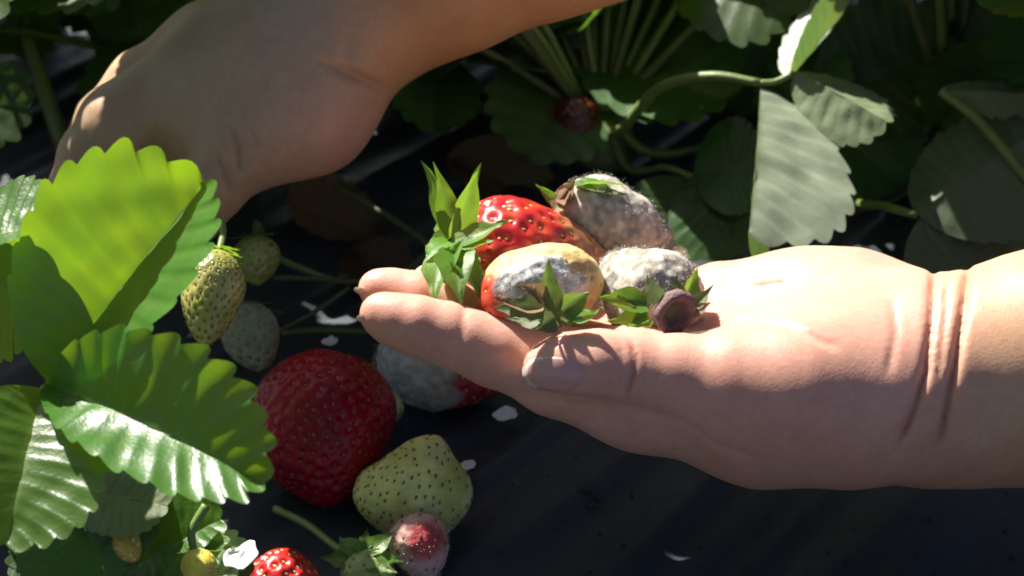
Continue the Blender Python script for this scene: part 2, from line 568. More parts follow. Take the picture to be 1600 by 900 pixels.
def nail(parent, tipc, along, normal, length, width, curve, mat, edge=0.18):
    """fingernail: curved plate; along points to the fingertip"""
    al = Vector(along).normalized(); nn = Vector(normal); nn = (nn - al * nn.dot(al)).normalized()
    sd = al.cross(nn)
    vs, fs, nu, nv = [], [], 10, 12
    for layer in (0.0, -0.0006):
        for j in range(nv + 1):
            t = j / nv
            prof = math.sqrt(max(0.0, 1 - abs(2 * t - 1) ** 3.2)) if t < 0.5 else (max(0.0, 1 - abs(2 * t - 1) ** 4.5)) ** 0.5
            prof = max(prof, 0.10)
            for i in range(nu + 1):
                u = (i / nu * 2 - 1) * prof
                x = u * width / 2
                z = -curve * u * u * width + layer - 0.0012 * (2 * t - 1) ** 2
                vs.append(Vector(tipc) - al * (length * (1 - t)) + sd * x + nn * z)
    st = (nu + 1) * (nv + 1)
    for j in range(nv):
        for i in range(nu):
            a = j * (nu + 1) + i
            fs.append((a, a + 1, a + nu + 2, a + nu + 1))
            fs.append((st + a, st + a + nu + 1, st + a + nu + 2, st + a + 1))
    o = world_obj("fingernail", vs, fs, mat, Vector(tipc), parent)
    o.data.materials.append(M_NAILT)
    for k, p in enumerate(o.data.polygons):
        row = (k // 2) // nu
        if row >= nv * (1 - edge): p.material_index = 1
    return o

def thumb_nail(arm, v, f):
    """nail plate laid onto the thumb's own surface"""
    from mathutils.bvhtree import BVHTree
    bv = BVHTree.FromPolygons(v.tolist(), f.tolist())
    cx, cy, hx, hy, rot = 864, 584, 49, 28, R_(4)
    vs, fs = [], []
    nr, na = 9, 40
    d0 = (CF + CU * 0.12 + CR * 0.05).normalized()
    for i in range(nr + 1):
        for k in range(na):
            an = 2 * math.pi * k / na
            q = (i / nr)
            ca, sa_ = math.cos(an), math.sin(an)
            ex = math.copysign(abs(ca) ** 0.75, ca) * hx * q; ey = math.copysign(abs(sa_) ** 0.82, sa_) * hy * q
            px = cx + ex * math.cos(rot) - ey * math.sin(rot); py = cy + ex * math.sin(rot) + ey * math.cos(rot)
            o_ = P(px, py, 0.60)
            hit, nm, ix, ds = bv.ray_cast(o_, (P(px, py, 0.70) - o_).normalized())
            if hit is None: hit, nm, ix, ds = bv.find_nearest(P(px, py, 0.632))
            off = 0.00032 if q < 0.93 else -0.0003
            vs.append(hit + nm * off)
    for i in range(nr):
        for k in range(na):
            a = i * na + k; b = i * na + (k + 1) % na
            fs.append((a, a + na, b + na, b))
    o = world_obj("fingernail", vs, fs, M_NAIL, vs[0], arm)
    o.data.materials.append(M_NAILT)
    for k, p_ in enumerate(o.data.polygons):
        i, kk = divmod(k, na)
        if i >= nr - 2 and math.cos(2 * math.pi * kk / na) < -0.45: p_.material_index = 1
    return o

person = empty("person", P(1490, 600, 0.658))
tag(person, "person with bare arms, one cupped palm holding mouldy strawberries, other hand reaching down", "person")

def build_holding_arm():
    palm = [
        [(2500, 470, 40, 43), (1900, 545, 16, 38), (1700, 568, 10, 34.5), (1600, 580, 8, 31.5), (1510, 595, 8, 28), (1470, 598, 8, 27)],
        [(1470, 598, 8, 27), (1400, 575, 14, 26), (1300, 570, 16, 24), (1150, 570, 18, 16)],
        [(1410, 612, 0, 25.3), (1300, 615, -2, 24.5), (1190, 634, -2, 21.5)],
        [(1405, 510, 31, 17.5), (1330, 492, 35, 18), (1250, 487, 38, 17.2), (1130, 482, 42, 14)],
        [(1190, 634, -2, 21.5), (1000, 607, 1, 16), (870, 580, 2, 12.3)],
        [(1200, 585, 15, 15), (950, 566, 18, 10.5)],
        [(1200, 545, 30, 13), (960, 530, 33, 9.5)],
        [(1150, 500, 44, 11), (990, 495, 46, 8.5)],
        [(1340, 640, -8, 19), (1240, 612, -13, 17.5), (1140, 602, -15, 15)],
    ]
    index = [(900, 588, 2, 12.6), (870, 580, 2, 12.2), (770, 548, 0, 10.3), (735, 534, -1, 9.3), (700, 522, -1, 9.1), (650, 509, -2, 8.6), (612, 498, -2, 7.4), (594, 490, -2, 6.0)]
    middle = [(950, 566, 18, 10.5), (800, 512, 17, 9.0), (700, 482, 16, 8.3), (650, 467, 15, 8.0), (610, 457, 15, 7.0), (590, 451, 14, 5.8)]
    ring = [(960, 530, 33, 9.5), (820, 484, 32, 8.5), (720, 454, 31, 7.8), (690, 446, 30, 7.0), (670, 441, 30, 5.6)]
    pinky = [(990, 495, 46, 8.5), (880, 464, 44, 7), (810, 450, 42, 6.2), (780, 446, 41, 5)]
    thumb = [(1160, 602, -14, 14.5), (1060, 588, -16, 11.8), (985, 577, -17, 10.4), (935, 571, -18, 10.0), (885, 570, -18, 9.2), (855, 574, -18, 6.9)]
    def carve(px, py, d):
        c = groove(px, py, [(1458, 430), (1456, 500), (1446, 580), (1428, 640), (1405, 690)], 7, 0.0021, 40)
        c = c + groove(px, py, [(1512, 425), (1503, 500), (1492, 570), (1478, 640), (1468, 690)], 7, 0.0022, 40)
        c = c + groove(px, py, [(1480, 440), (1476, 500), (1466, 590)], 5, 0.0009, 40)
        c = c + groove(px, py, [(985, 535), (993, 560), (990, 585), (982, 615)], 5, 0.0011, 20)
        c = c + groove(px, py, [(970, 540), (974, 565), (966, 600)], 5, 0.0005, 20)
        c = c + groove(px, py, [(1003, 545), (1010, 565), (1006, 590)], 5, 0.0004, 15)
        c = c + groove_h(px, py, [(1085, 520), (1130, 505), (1170, 500), (1230, 512), (1300, 540)], 6, 0.0010, 30)
        c = c + groove_h(px, py, [(1170, 452), (1210, 446), (1260, 440)], 6, 0.0008, 30)
        c = c + groove(px, py, [(727, 478), (722, 510), (718, 545)], 6, 0.0006, 25)
        c = c + groove(px, py, [(1395, 470), (1400, 520), (1388, 580)], 5, 0.0007, 25)
        c = c + groove_h(px, py, [(1070, 660), (1120, 695), (1180, 715)], 5, 0.0006, 25)
        # thumb pad against the side of the index finger
        c = c + groove_h(px, py, [(812, 612), (860, 618), (910, 622), (980, 632), (1060, 655)], 7, 0.0012, 40)
        return c
    v, f = sculpt(palm, [index, middle, ring, pinky, thumb], 0.00105, 0.65, carve)
    px, py, d = proj_np(v[:, 0], v[:, 1], v[:, 2])
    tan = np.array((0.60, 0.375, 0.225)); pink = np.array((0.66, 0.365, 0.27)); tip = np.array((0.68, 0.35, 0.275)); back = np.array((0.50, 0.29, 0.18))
    k = np.clip((1560 - px) / 140, 0, 1)[:, None]
    c = tan * (1 - k) + pink * k
    t = np.clip((700 - px) / 120, 0, 1)[:, None] * 0.7
    c = c * (1 - t) + tip * t
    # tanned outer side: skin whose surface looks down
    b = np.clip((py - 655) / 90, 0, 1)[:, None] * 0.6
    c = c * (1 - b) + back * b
    cr = np.zeros(len(v))
    for pts in ([(1458, 430), (1456, 500), (1446, 580), (1428, 640), (1405, 690)], [(1512, 425), (1503, 500), (1492, 570), (1478, 640), (1468, 690)], [(985, 535), (993, 560), (990, 585), (982, 615)]):
        cr += groove(px, py, pts, 4, 1.0, 20)
    c = c * (1 - np.clip(cr, 0, 1)[:, None] * np.array((0.25, 0.42, 0.45)))
    arm = world_obj("arm", [Vector(x) for x in v.tolist()], f.tolist(), M_SKIN, P(1490, 600, 0.658), person, cols=c)
    arm["label"] = "pale arm whose cupped palm is turned up"
    thumb_nail(arm, v, f)
    nail(arm, P(555, 505, 0.648), P(555, 503, 0.648) - P(620, 515, 0.648), CU * -0.9 + CF * -0.1 - CR * 0.5, 0.011, 0.0095, 0.2, M_NAILT, 0.3)
    nail(arm, P(550, 459, 0.664), P(550, 458, 0.664) - P(615, 478, 0.664), CU * -0.9 - CR * 0.5, 0.011, 0.009, 0.2, M_NAILT, 0.3)
    return arm
build_holding_arm()

def build_reaching_arm():
    palm = [
        [(1750, -540, 40, 42), (1200, -275, -2, 38), (960, -172, -7, 33), (850, -125, -6, 30.5), (700, -52, -3, 27), (600, -8, 0, 25.5), (550, 14, 0, 25)],
        [(550, 14, 0, 25), (460, 62, 4, 23.5), (350, 112, 8, 19.5), (195, 186, 8, 12.6)],
        [(540, 40, -4, 22), (450, 120, -4, 24), (340, 180, 0, 18), (240, 210, 4, 12)],
        [(545, 60, -8, 18), (505, 140, -8, 17), (480, 178, -10, 17.5), (400, 215, -12, 14.5)],
        [(500, 20, 22, 20), (330, 80, 30, 15), (225, 130, 30, 11)],
        [(500, 30, 40, 17), (340, 100, 48, 13), (250, 150, 50, 10)],
    ]
    index = [(215, 180, 8, 12.4), (172, 202, 7, 12.2), (140, 245, 4, 10.5), (118, 300, 0, 9.2), (125, 360, -4, 8.2), (150, 410, -6, 6.5)]
    middle = [(225, 130, 30, 11), (165, 190, 30, 10.5), (130, 290, 26, 9.2), (140, 360, 20, 8.2), (170, 410, 16, 6.5)]
    ring = [(250, 150, 50, 10), (200, 220, 50, 9.5), (175, 310, 44, 8.5), (190, 380, 38, 7.5), (220, 410, 34, 6)]
    thumb = [(440, 200, -12, 16.5), (372, 242, -14, 12.8), (335, 290, -15, 10.8), (300, 335, -14, 10), (262, 380, -12, 8.8), (245, 405, -10, 6.6)]
    def carve(px, py, d):
        c = groove(px, py, [(362, 196), (372, 230), (374, 268)], 4.5, 0.0019, 14)
        c = c + groove(px, py, [(392, 196), (402, 232)], 4.5, 0.0013, 14)
        c = c + groove(px, py, [(338, 240), (352, 275), (364, 305)], 4.5, 0.0018, 14)
        c = c + groove(px, py, [(250, 215), (245, 250), (240, 330)], 26, 0.0045, 40)
        c = c + groove_h(px, py, [(500, 95), (530, 108), (565, 122), (600, 138)], 8, 0.0022, 30)
        c = c + groove(px, py, [(548, 40), (540, 100), (560, 140)], 12, 0.0010, 40)
        return c
    v, f = sculpt(palm, [index, middle, ring, thumb], 0.0012, 0.745, carve, 0.010, 0.007)
    px, py, d = proj_np(v[:, 0], v[:, 1], v[:, 2])
    tan = np.array((0.54, 0.31, 0.14)); dark = np.array((0.52, 0.36, 0.22)); pink = np.array((0.62, 0.38, 0.29))
    k = np.clip((620 - px) / 110, 0, 1)[:, None]
    c = tan * (1 - k) + dark * k
    g = np.exp(-(((px - 500) / 110) ** 2 + ((py - 230) / 80) ** 2))[:, None] * 0.8
    c = c * (1 - g) + pink * g
    arm = world_obj("arm", [Vector(x) for x in v.tolist()], f.tolist(), M_SKIN, P(555, 12, 0.765), person, cols=c)
    arm["label"] = "tanned arm reaching down with its thumb side showing"
    nail(arm, P(238, 408, 0.731), P(240, 408, 0.731) - P(290, 345, 0.726), CF * -1 - CR * 0.4, 0.013, 0.012, 0.16, M_NAIL, 0.15)
    return arm
build_reaching_arm()

# ------------------------------------------------------------------ leaves
def leaflet_geo(L, Wd, foldl, foldr, bend, curl, teeth=12, tooth=0.05, seed=0, quilt=0.006, per=6, m=9, shape=1.0, asym=1.0):
    """strawberry leaflet in its own frame: base at 0, midrib along +y, upper side +z; fold angles lift each half"""
    rnd = random.Random(seed)
    vs, fs, ve = [], [], []
    n = teeth * per
    ph = rnd.uniform(0, 10)
    for side, fold in ((-1, foldl), (1, foldr)):
        jit = [rnd.uniform(0.75, 1.25) for _ in range(teeth + 2)]
        o = len(vs)
        for i in range(n + 1):
            s = i / n
            phi = math.pi * s
            bx = Wd * 0.5 * math.sin(phi) ** (0.85) * (0.62 + 0.50 * s ** 0.7 * shape if s < 1 else 1)
            by = L * (0.5 - 0.5 * math.cos(phi)) ** 0.92
            by = by * (0.98 + 0.02 * s)
            # teeth lean to the tip
            tf = s * teeth
            kk = int(min(tf, teeth - 1)); fr = tf - kk
            st = (math.sin(math.pi * fr ** 1.35) ** 0.85) * min(1, s * 5)
            a = tooth * L * jit[kk] * st
            bx += a * (0.55 * math.sin(phi) + 0.15); by += a * (0.55 - 0.6 * math.cos(phi) * 0.5)
            if side > 0: bx *= asym
            my = L * s ** 1.15 * 0.985
            if s < 0.12: bx = bx * (s / 0.12) ** 0.35 if s > 0 else 0.0
            for j in range(m + 1):
                t = j / m
                x = bx * t; y = my + (by - my) * t ** 1.25
                vn = abs(((tf + 0.5) % 1.0) - 0.5) * 2      # 0 at vein between teeth tips
                vn = abs(fr - 0.5) * 2
                q = quilt * L * (vn ** 1.5) * math.sin(math.pi * min(1, t * 0.9 + 0.05)) * -1
                z = -q * 0.8 + L * 0.012 * noise.noise(Vector((x / L * 7 + ph, y / L * 7, side * 3)))
                # edge curl
                z2 = curl * L * (t ** 3)
                zz = z + z2
                ca, sa = math.cos(fold), math.sin(fold)
                X = x * ca - zz * sa * 1.0
                Z = x * sa + zz * ca
                X *= side
                # bend along the midrib
                if abs(bend) > 1e-4:
                    R = L / bend
                    an = y / R
                    Y = (R - Z) * math.sin(an); Zb = R - (R - Z) * math.cos(an)
                    # positive bend curls the tip up
                else:
                    Y, Zb = y, Z
                vs.append((X, Y, Zb))
                vv = max(0.0, 1 - j / 0.9) if j == 0 else 0.0
                vv = max(vv, 0.75 * max(0.0, 1 - (1 - vn) * 5) if False else 0.0)
                lat = max(0.0, 1 - abs(fr - 0.5) * 7) * (1 - t * 0.5)
                ve.append(min(1.0, vv + 0.7 * lat))
        for i in range(n):
            for j in range(m):
                a = o + i * (m + 1) + j
                q = (a, a + 1, a + m + 2, a + m + 1)
                fs.append(q if side > 0 else q[::-1])
    return vs, fs, ve

def leaflet_mesh(name, mat, **kw):
    vs, fs, ve = leaflet_geo(**kw)
    me = mesh_from(name, vs, fs, mat)
    a = me.attributes.new("vein", 'FLOAT', 'POINT')
    a.data.foreach_set("value", np.asarray(ve, np.float32))
    # weld the midrib
    bm = bmesh.new(); bm.from_mesh(me)
    bmesh.ops.remove_doubles(bm, verts=bm.verts, dist=1e-6)
    bm.to_mesh(me); bm.free()
    return me

def stalk(plant, pts, r0, r1, mat=None, name="leaf_stalk", n=18, sides=8):
    path = bez(pts, n)
    vs, fs = tube_geo(path, lambda t: r0 + (r1 - r0) * t, sides)
    return world_obj(name, vs, fs, mat or M_STALK, path[0], plant)

def hero_leaflet(parent, base, tip, up, width, foldl, foldr, bend, curl, mat=None, seed=1, teeth=13, tooth=0.05, **kw):
    base = Vector(base); tip = Vector(tip)
    L = (tip - base).length * (1 + 0.04 * abs(bend) ** 2)
    me = leaflet_mesh("leaflet", mat or M_LEAF, L=L, Wd=width, foldl=foldl, foldr=foldr, bend=bend, curl=curl, seed=seed, teeth=teeth, tooth=tooth, per=7, m=14, **kw)
    yd = (tip - base)
    m = frame(base, yd, up)
    if abs(bend) > 1e-4:
        m = m @ Matrix.Rotation(-bend / 2, 4, 'X')
    return link("leaflet", me, m, parent)

def cam_dir(right, up, toward):
    """direction given as right, up and toward-the-camera amounts"""
    return (CR * right + CU * up - CF * toward).normalized()

# ---- near plant on the left
plantL = empty("strawberry_plant", G(-40, 760))
tag(plantL, "bushy strawberry plant with sunlit toothed leaves beside the big red berry", "plant", "strawberry plants on the bed")
world_obj("crown", *tube_geo(bez([G(-40, 760), G(-40, 760) + Vector((0.002, 0, 0.015)), G(-40, 760) + Vector((0, 0.003, 0.03))], 8), lambda t: 0.012 - 0.005 * t, 10), M_STALKR, G(-40, 760), plantL)
nodeL = P(72, 604, 0.60)
st = stalk(plantL, [G(-40, 760) + Vector((0, 0, 0.02)), P(20, 730, 0.615), P(50, 660, 0.603), nodeL], 0.0022, 0.0014)
hero_leaflet(st, P(78, 596, 0.612), P(318, 290, 0.606), cam_dir(-0.2, -0.2, 0.95), 0.068, 0.25, 0.95, -0.25, 0.02, seed=3, teeth=12)
hero_leaflet(st, P(76, 604, 0.60), P(412, 756, 0.562), cam_dir(-0.2, 0.75, 0.7), 0.054, 0.95, 0.12, -0.30, 0.02, seed=5, teeth=13, quilt=0.005, asym=0.66)
hero_leaflet(st, P(66, 612, 0.60), P(10, 850, 0.575), cam_dir(0.2, 0.8, 0.7), 0.050, 0.35, 0.35, -0.5, 0.02, seed=7)


# ------------------------------------------------------------------ strawberries
def lerp(a, b, t):
    a = np.asarray(a, float); b = np.asarray(b, float); t = np.asarray(t)[..., None]
    return a * (1 - t) + b * t

def sstep(a, b, x):
    t = np.clip((x - a) / (b - a), 0, 1)
    return t * t * (3 - 2 * t)

def nval(pts, scale, off=0.0):
    return np.array([noise.noise(Vector((p[0] * scale + off, p[1] * scale - off, p[2] * scale + 2 * off))) for p in pts])

def berry(label, base, tip, R, shape=0.62, power=0.72, flat=1.0, flatdir=None, lump=0.06, lumps=55, seeds=150, dent=0.0009,
          colfn=None, mat=None, seedmat=None, group="strawberries", seed=1, fuzz=0, fuzzmat=None, fuzzlen=0.0013, hollow=0.0, nu=132, nv=88, cat="strawberry", lobes=None):
    """body of a strawberry from its stalk end (base) to its tip"""
    base = Vector(base); tip = Vector(tip)
    ax = (tip - base); L = ax.length; ax.normalize()
    fd = Vector(flatdir) if flatdir is not None else -CF
    e1 = (fd - ax * fd.dot(ax)).normalized(); e2 = ax.cross(e1)
    A = np.array(ax); E1 = np.array(e1); E2 = np.array(e2); B = np.array(base)
    rnd = random.Random(seed)
    def surf(t, th):
        r = R * np.sin(np.pi * np.clip(t, 1e-5, 1 - 1e-5) ** shape) ** power
        y = t * L
        if hollow: y = y + hollow * L * np.exp(-(t / 0.08) ** 2)
        p = B + y[..., None] * A + (r * np.cos(th) * flat)[..., None] * E1 + (r * np.sin(th))[..., None] * E2
        return p, r
    tt = np.linspace(0, 1, nv + 1); tt = 0.5 - 0.5 * np.cos(np.pi * tt)
    th = np.arange(nu) * 2 * np.pi / nu
    T, TH = np.meshgrid(tt, th, indexing='ij')
    p, r = surf(T.ravel(), TH.ravel())
    cen = B + A * L * 0.45
    def lumpy(q):
        d = q - cen
        ln = np.linalg.norm(d, axis=1, keepdims=True) + 1e-9
        k = lump * R * (nval(q, lumps, seed * 3.1) + 0.4 * nval(q, lumps * 2.3, seed * 1.7))
        q = q + d / ln * k[:, None]
        if lobes:
            for c, rad, amt in lobes:
                w_ = np.exp(-(np.linalg.norm(q - np.array(c), axis=1) / rad) ** 2)
                q = q + d / ln * (w_ * amt)[:, None]
        return q
    p = lumpy(p)
    # achenes on a spiral, equal area
    st = np.linspace(0.001, 0.999, 400)
    sp, sr = surf(st, np.zeros_like(st))
    dr = np.gradient(sr, st); dl = np.sqrt(L ** 2 + dr ** 2)
    area = np.cumsum(sr * dl); area /= area[-1]
    us = (np.arange(seeds) + 0.5) / max(1, seeds)
    ts = np.interp(us, area, st); ths = np.arange(seeds) * 2.39996 + seed
    jr = np.random.RandomState(seed)
    jd = 0.20 * math.sqrt(2 * math.pi * R * L * 0.75 / max(1, seeds))
    ts = np.clip(ts + jr.normal(0, jd / L, seeds), 0.004, 0.996); ths = ths + jr.normal(0, jd / R, seeds)
    q, _ = surf(ts, ths); q = lumpy(q)
    kd = kdtree.KDTree(max(1, len(q)))
    for i, x in enumerate(q): kd.insert(Vector(x), i)
    kd.balance()
    if colfn: col, mo = colfn(p, T.ravel(), TH.ravel())
    else: col = np.tile((0.5, 0.02, 0.02), (len(p), 1)); mo = np.zeros(len(p))
    mo = np.clip(mo, 0, 1)
    if seeds:
        sig = 0.36 * math.sqrt(2 * math.pi * R * L * 0.75 / seeds)
        dd = np.array([kd.find(Vector(x))[2] for x in p])
        w_ = np.exp(-(dd / sig) ** 2) * (1 - 0.85 * mo)
        d = p - cen; d /= np.linalg.norm(d, axis=1, keepdims=True) + 1e-9
        p = p - d * (w_ * dent)[:, None]
    if fuzz:
        d = p - cen; d /= np.linalg.norm(d, axis=1, keepdims=True) + 1e-9
        p = p + d * (mo * 0.0007 * (nval(p, 420, seed) + 0.7 * nval(p, 160, seed + 3)))[:, None]
    fs = []
    for j in range(nv):
        for i in range(nu):
            a = j * nu + i; b = j * nu + (i + 1) % nu
            fs.append((a, b, b + nu, a + nu))
    o = world_obj("strawberry", [Vector(x) for x in p], fs, mat or M_BERRY, base, None, attrs={"mould": mo}, cols=col)
    tag(o, label, cat, group)
    # seeds
    if seeds:
        sv, sf = [], []
        for x, t in zip(q, ts):
            i = int(np.argmin(((p - x) ** 2).sum(1)))
            if mo[i] > 0.45 + 0.3 * rnd.random(): continue
            n = Vector(x - cen).normalized(); c = Vector(p[i]) + n * 0.0001
            al = (ax - n * ax.dot(n)).normalized(); sd = n.cross(al)
            s = 0.00085 * rnd.uniform(0.8, 1.2)
            o0 = len(sv)
            sv += [c - al * s * 1.25, c + sd * s * 0.62, c + al * s * 0.9, c - sd * s * 0.62, c + n * s * 0.55]
            sf += [(o0, o0 + 1, o0 + 4), (o0 + 1, o0 + 2, o0 + 4), (o0 + 2, o0 + 3, o0 + 4), (o0 + 3, o0, o0 + 4)]
        if sv:
            so_ = world_obj("seeds", sv, sf, seedmat or M_SEED, base, o)
            so_["kind"] = "stuff"
    if fuzz:
        hv, hf = [], []
        idx = [i for i in range(len(p)) if mo[i] > 0.35]
        for _ in range(fuzz if idx else 0):
            i = rnd.choice(idx)
            if rnd.random() > mo[i]: continue
            x = Vector(p[i]) + Vector((rnd.gauss(0, 1), rnd.gauss(0, 1), rnd.gauss(0, 1))) * 0.0005
            n = (Vector(p[i]) - Vector(cen)).normalized()
            dr_ = (n + Vector((rnd.gauss(0, 1), rnd.gauss(0, 1), rnd.gauss(0, 1))) * 0.55).normalized()
            ln = fuzzlen * rnd.uniform(0.4, 1.3)
            sd = dr_.cross(Vector((rnd.gauss(0, 1), rnd.gauss(0, 1), rnd.gauss(0, 1)))).normalized() * 0.00007
            m_ = x + dr_ * ln * 0.55 + Vector((rnd.gauss(0, 1), rnd.gauss(0, 1), rnd.gauss(0, 1))) * ln * 0.12
            e_ = m_ + (dr_ + Vector((rnd.gauss(0, 1), rnd.gauss(0, 1), rnd.gauss(0, 1))) * 0.4).normalized() * ln * 0.45
            o0 = len(hv)
            hv += [x - sd, x + sd, m_ + sd * 0.8, m_ - sd * 0.8, e_]
            hf += [(o0, o0 + 1, o0 + 2, o0 + 3), (o0 + 3, o0 + 2, o0 + 4)]
        if hv:
            fo = world_obj("mould_fuzz", hv, hf, fuzzmat or M_FUZZ, base, o)
            fo["kind"] = "stuff"
    return o

def sepal(parent, base, tip, up, width, bend=0.0, fold=0.35, mat=None, twist=0.0, seed=0):
    base = Vector(base); tip = Vector(tip)
    L = (tip - base).length * (1 + 0.04 * bend * bend)
    rnd = random.Random(seed)
    vs, fs, ve = [], [], []
    nv, nu = 12, 6
    for j in range(nv + 1):
        t = j / nv
        wd = width * 0.5 * (0.45 + 0.55 * math.sin(math.pi * min(1, t * 1.15 + 0.12))) * (1 - t ** 3.5) + width * 0.01
        for i in range(nu + 1):
            u = i / nu * 2 - 1
            ed = 1 + 0.22 * noise.noise(Vector((t * 7 + seed * 3.3, u * 0.6, seed))) * abs(u)
            x = u * wd * ed; y = t * L
            z = abs(x) * math.tan(fold) + L * (0.02 + 0.06 * abs(u) * t) * noise.noise(Vector((u * 2 + seed, t * 5, seed)))
            x += L * 0.06 * math.sin(t * 3 + seed) * t
            tw = twist * t
            x, z = x * math.cos(tw) - z * math.sin(tw), x * math.sin(tw) + z * math.cos(tw)
            if abs(bend) > 1e-4:
                Rb = L / bend; an = y / Rb
                y, z = (Rb - z) * math.sin(an), Rb - (Rb - z) * math.cos(an)
            vs.append((x, y, z)); ve.append(max(0, 1 - abs(u) * 3) * 0.8)
    for j in range(nv):
        for i in range(nu):
            a = j * (nu + 1) + i
            fs.append((a, a + 1, a + nu + 2, a + nu + 1))
    me = mesh_from("sepal", vs, fs, mat or M_SEPAL)
    a = me.attributes.new("vein", 'FLOAT', 'POINT'); a.data.foreach_set("value", np.asarray(ve, np.float32))
    m = frame(base, tip - base, up)
    if abs(bend) > 1e-4: m = m @ Matrix.Rotation(-bend / 2, 4, 'X')
    return link("sepal", me, m, parent)

def calyx(parent, base, axis_out, r, mat=None):
    """flat hub from which the sepals spread"""
    ax = Vector(axis_out).normalized()
    path = [Vector(base) - ax * 0.0012, Vector(base) - ax * 0.0002, Vector(base) + ax * 0.0008, Vector(base) + ax * 0.0016]
    rr = [r * 0.8, r, r * 0.85, r * 0.4]
    vs, fs = tube_geo(path, lambda t: rr[min(3, int(round(t * 3)))], 14)
    return world_obj("calyx", vs, fs, mat or M_SEPAL, base, parent)

def auto_calyx(parent, base, out, n, length, width, lift=0.2, stalk_len=0.0, mat=None, seed=0, stalk_to=None, smat=None):
    """sepals all round the stalk end; lift < 0 lies back on the fruit"""
    rnd = random.Random(seed)
    out = Vector(out).normalized()
    c = calyx(parent, base, out, width * 0.6, mat)
    a = out.orthogonal().normalized(); b = out.cross(a)
    for k in range(n):
        an = 2 * math.pi * k / n + rnd.uniform(-0.25, 0.25)
        d = a * math.cos(an) + b * math.sin(an)
        ln = length * rnd.uniform(0.75, 1.15)
        lf = lift + rnd.uniform(-0.25, 0.25)
        t = Vector(base) + (d + out * lf).normalized() * ln
        sepal(c, Vector(base) + d * width * 0.3 + out * 0.0008, t, out, width * rnd.uniform(0.8, 1.15), rnd.uniform(-0.5, 0.7), 0.3, mat, rnd.uniform(-0.4, 0.4), seed * 17 + k)
    if stalk_to:
        pts = [Vector(base)] + [Vector(x) for x in stalk_to]
        vs, fs = tube_geo(bez(pts, 14), lambda t: 0.0011 + 0.0003 * t, 7)
        world_obj("fruit_stalk", vs, fs, smat or M_STALK, base, parent)
    return c

RED = np.array((0.50, 0.018, 0.020)); DEEP = np.array((0.30, 0.006, 0.012)); GREY = np.array((0.40, 0.385, 0.34)); PALEG = np.array((0.46, 0.49, 0.25))
YEL = np.array((0.68, 0.56, 0.24)); BRN = np.array((0.42, 0.20, 0.085)); WHT = np.array((0.60, 0.60, 0.52)); OLIVE = np.array((0.24, 0.25, 0.05)); ORANGE = np.array((0.62, 0.08, 0.02))

def dist(p, c): return np.linalg.norm(p - np.array(c), axis=1)

HAND = "rotting strawberries in the cupped palm"
# A: red berry with fresh upright sepals
def col_a(p, t, th):
    n1 = nval(p, 160, 2)
    c = lerp(RED, ORANGE, sstep(0.0, 0.5, n1) * 0.6)
    c = lerp(c, np.tile((0.62, 0.52, 0.22), (len(p), 1)), sstep(0.10, 0.02, t)) if False else c
    k = sstep(0.60, 0.86, t + 0.10 * n1)[:, None]
    c = c * (1 - k) + BRN * k
    k = sstep(0.12, 0.02, t)[:, None]
    c = c * (1 - k) + np.array((0.6, 0.45, 0.2)) * k
    return c, 0.35 * sstep(0.72, 0.95, t)
A0, A1 = P(712, 398, 0.684), P(948, 404, 0.690)
bA = berry("red strawberry browning at its tip with fresh green sepals standing upright, held in the palm", A0, A1, 0.0188, 0.60, 0.66, 1.0, None, 0.05, 60, 190, 0.0011, col_a, M_BERRY, M_SEED, HAND, 4)
cA = calyx(bA, P(708, 400, 0.680), -CR, 0.006)
up = cam_dir(-0.3, 0.2, 0.9)
for k, (bx, by, bd, tx, ty, td, wd, bn, nx, ny, nz) in enumerate([
        (704, 372, .672, 656, 251, .670, .0085, -.25, .5, .1, .8),
        (708, 370, .670, 682, 252, .664, .0075, .2, -.3, .1, .9),
        (710, 372, .668, 758, 257, .664, .0090, .3, .6, .1, .7),
        (712, 378, .662, 794, 345, .658, .0085, .5, .1, .7, .6),
        (712, 390, .660, 772, 374, .656, .0075, .4, .1, .7, .6),
        (706, 380, .664, 666, 412, .656, .0100, -.7, -.5, .3, .8),
        (706, 392, .660, 682, 474, .648, .0120, -.6, -.5, .1, .9),
        (712, 392, .658, 718, 476, .646, .0120, -.8, .1, .2, .9),
        (714, 396, .658, 746, 470, .648, .0100, -.7, .4, .2, .9),
        (700, 376, .670, 664, 384, .672, .0090, .5, -.6, .3, .6),
        (702, 366, .676, 690, 318, .684, .0110, .3, -.6, .0, .6),
        (702, 400, .664, 672, 452, .662, .0100, .6, -.6, .0, .6)]):
    sepal(cA, P(bx, by, bd), P(tx, ty, td), cam_dir(nx, ny, nz), wd, bn, 0.35, M_SEPAL, 0.2 * (-1) ** k, k)

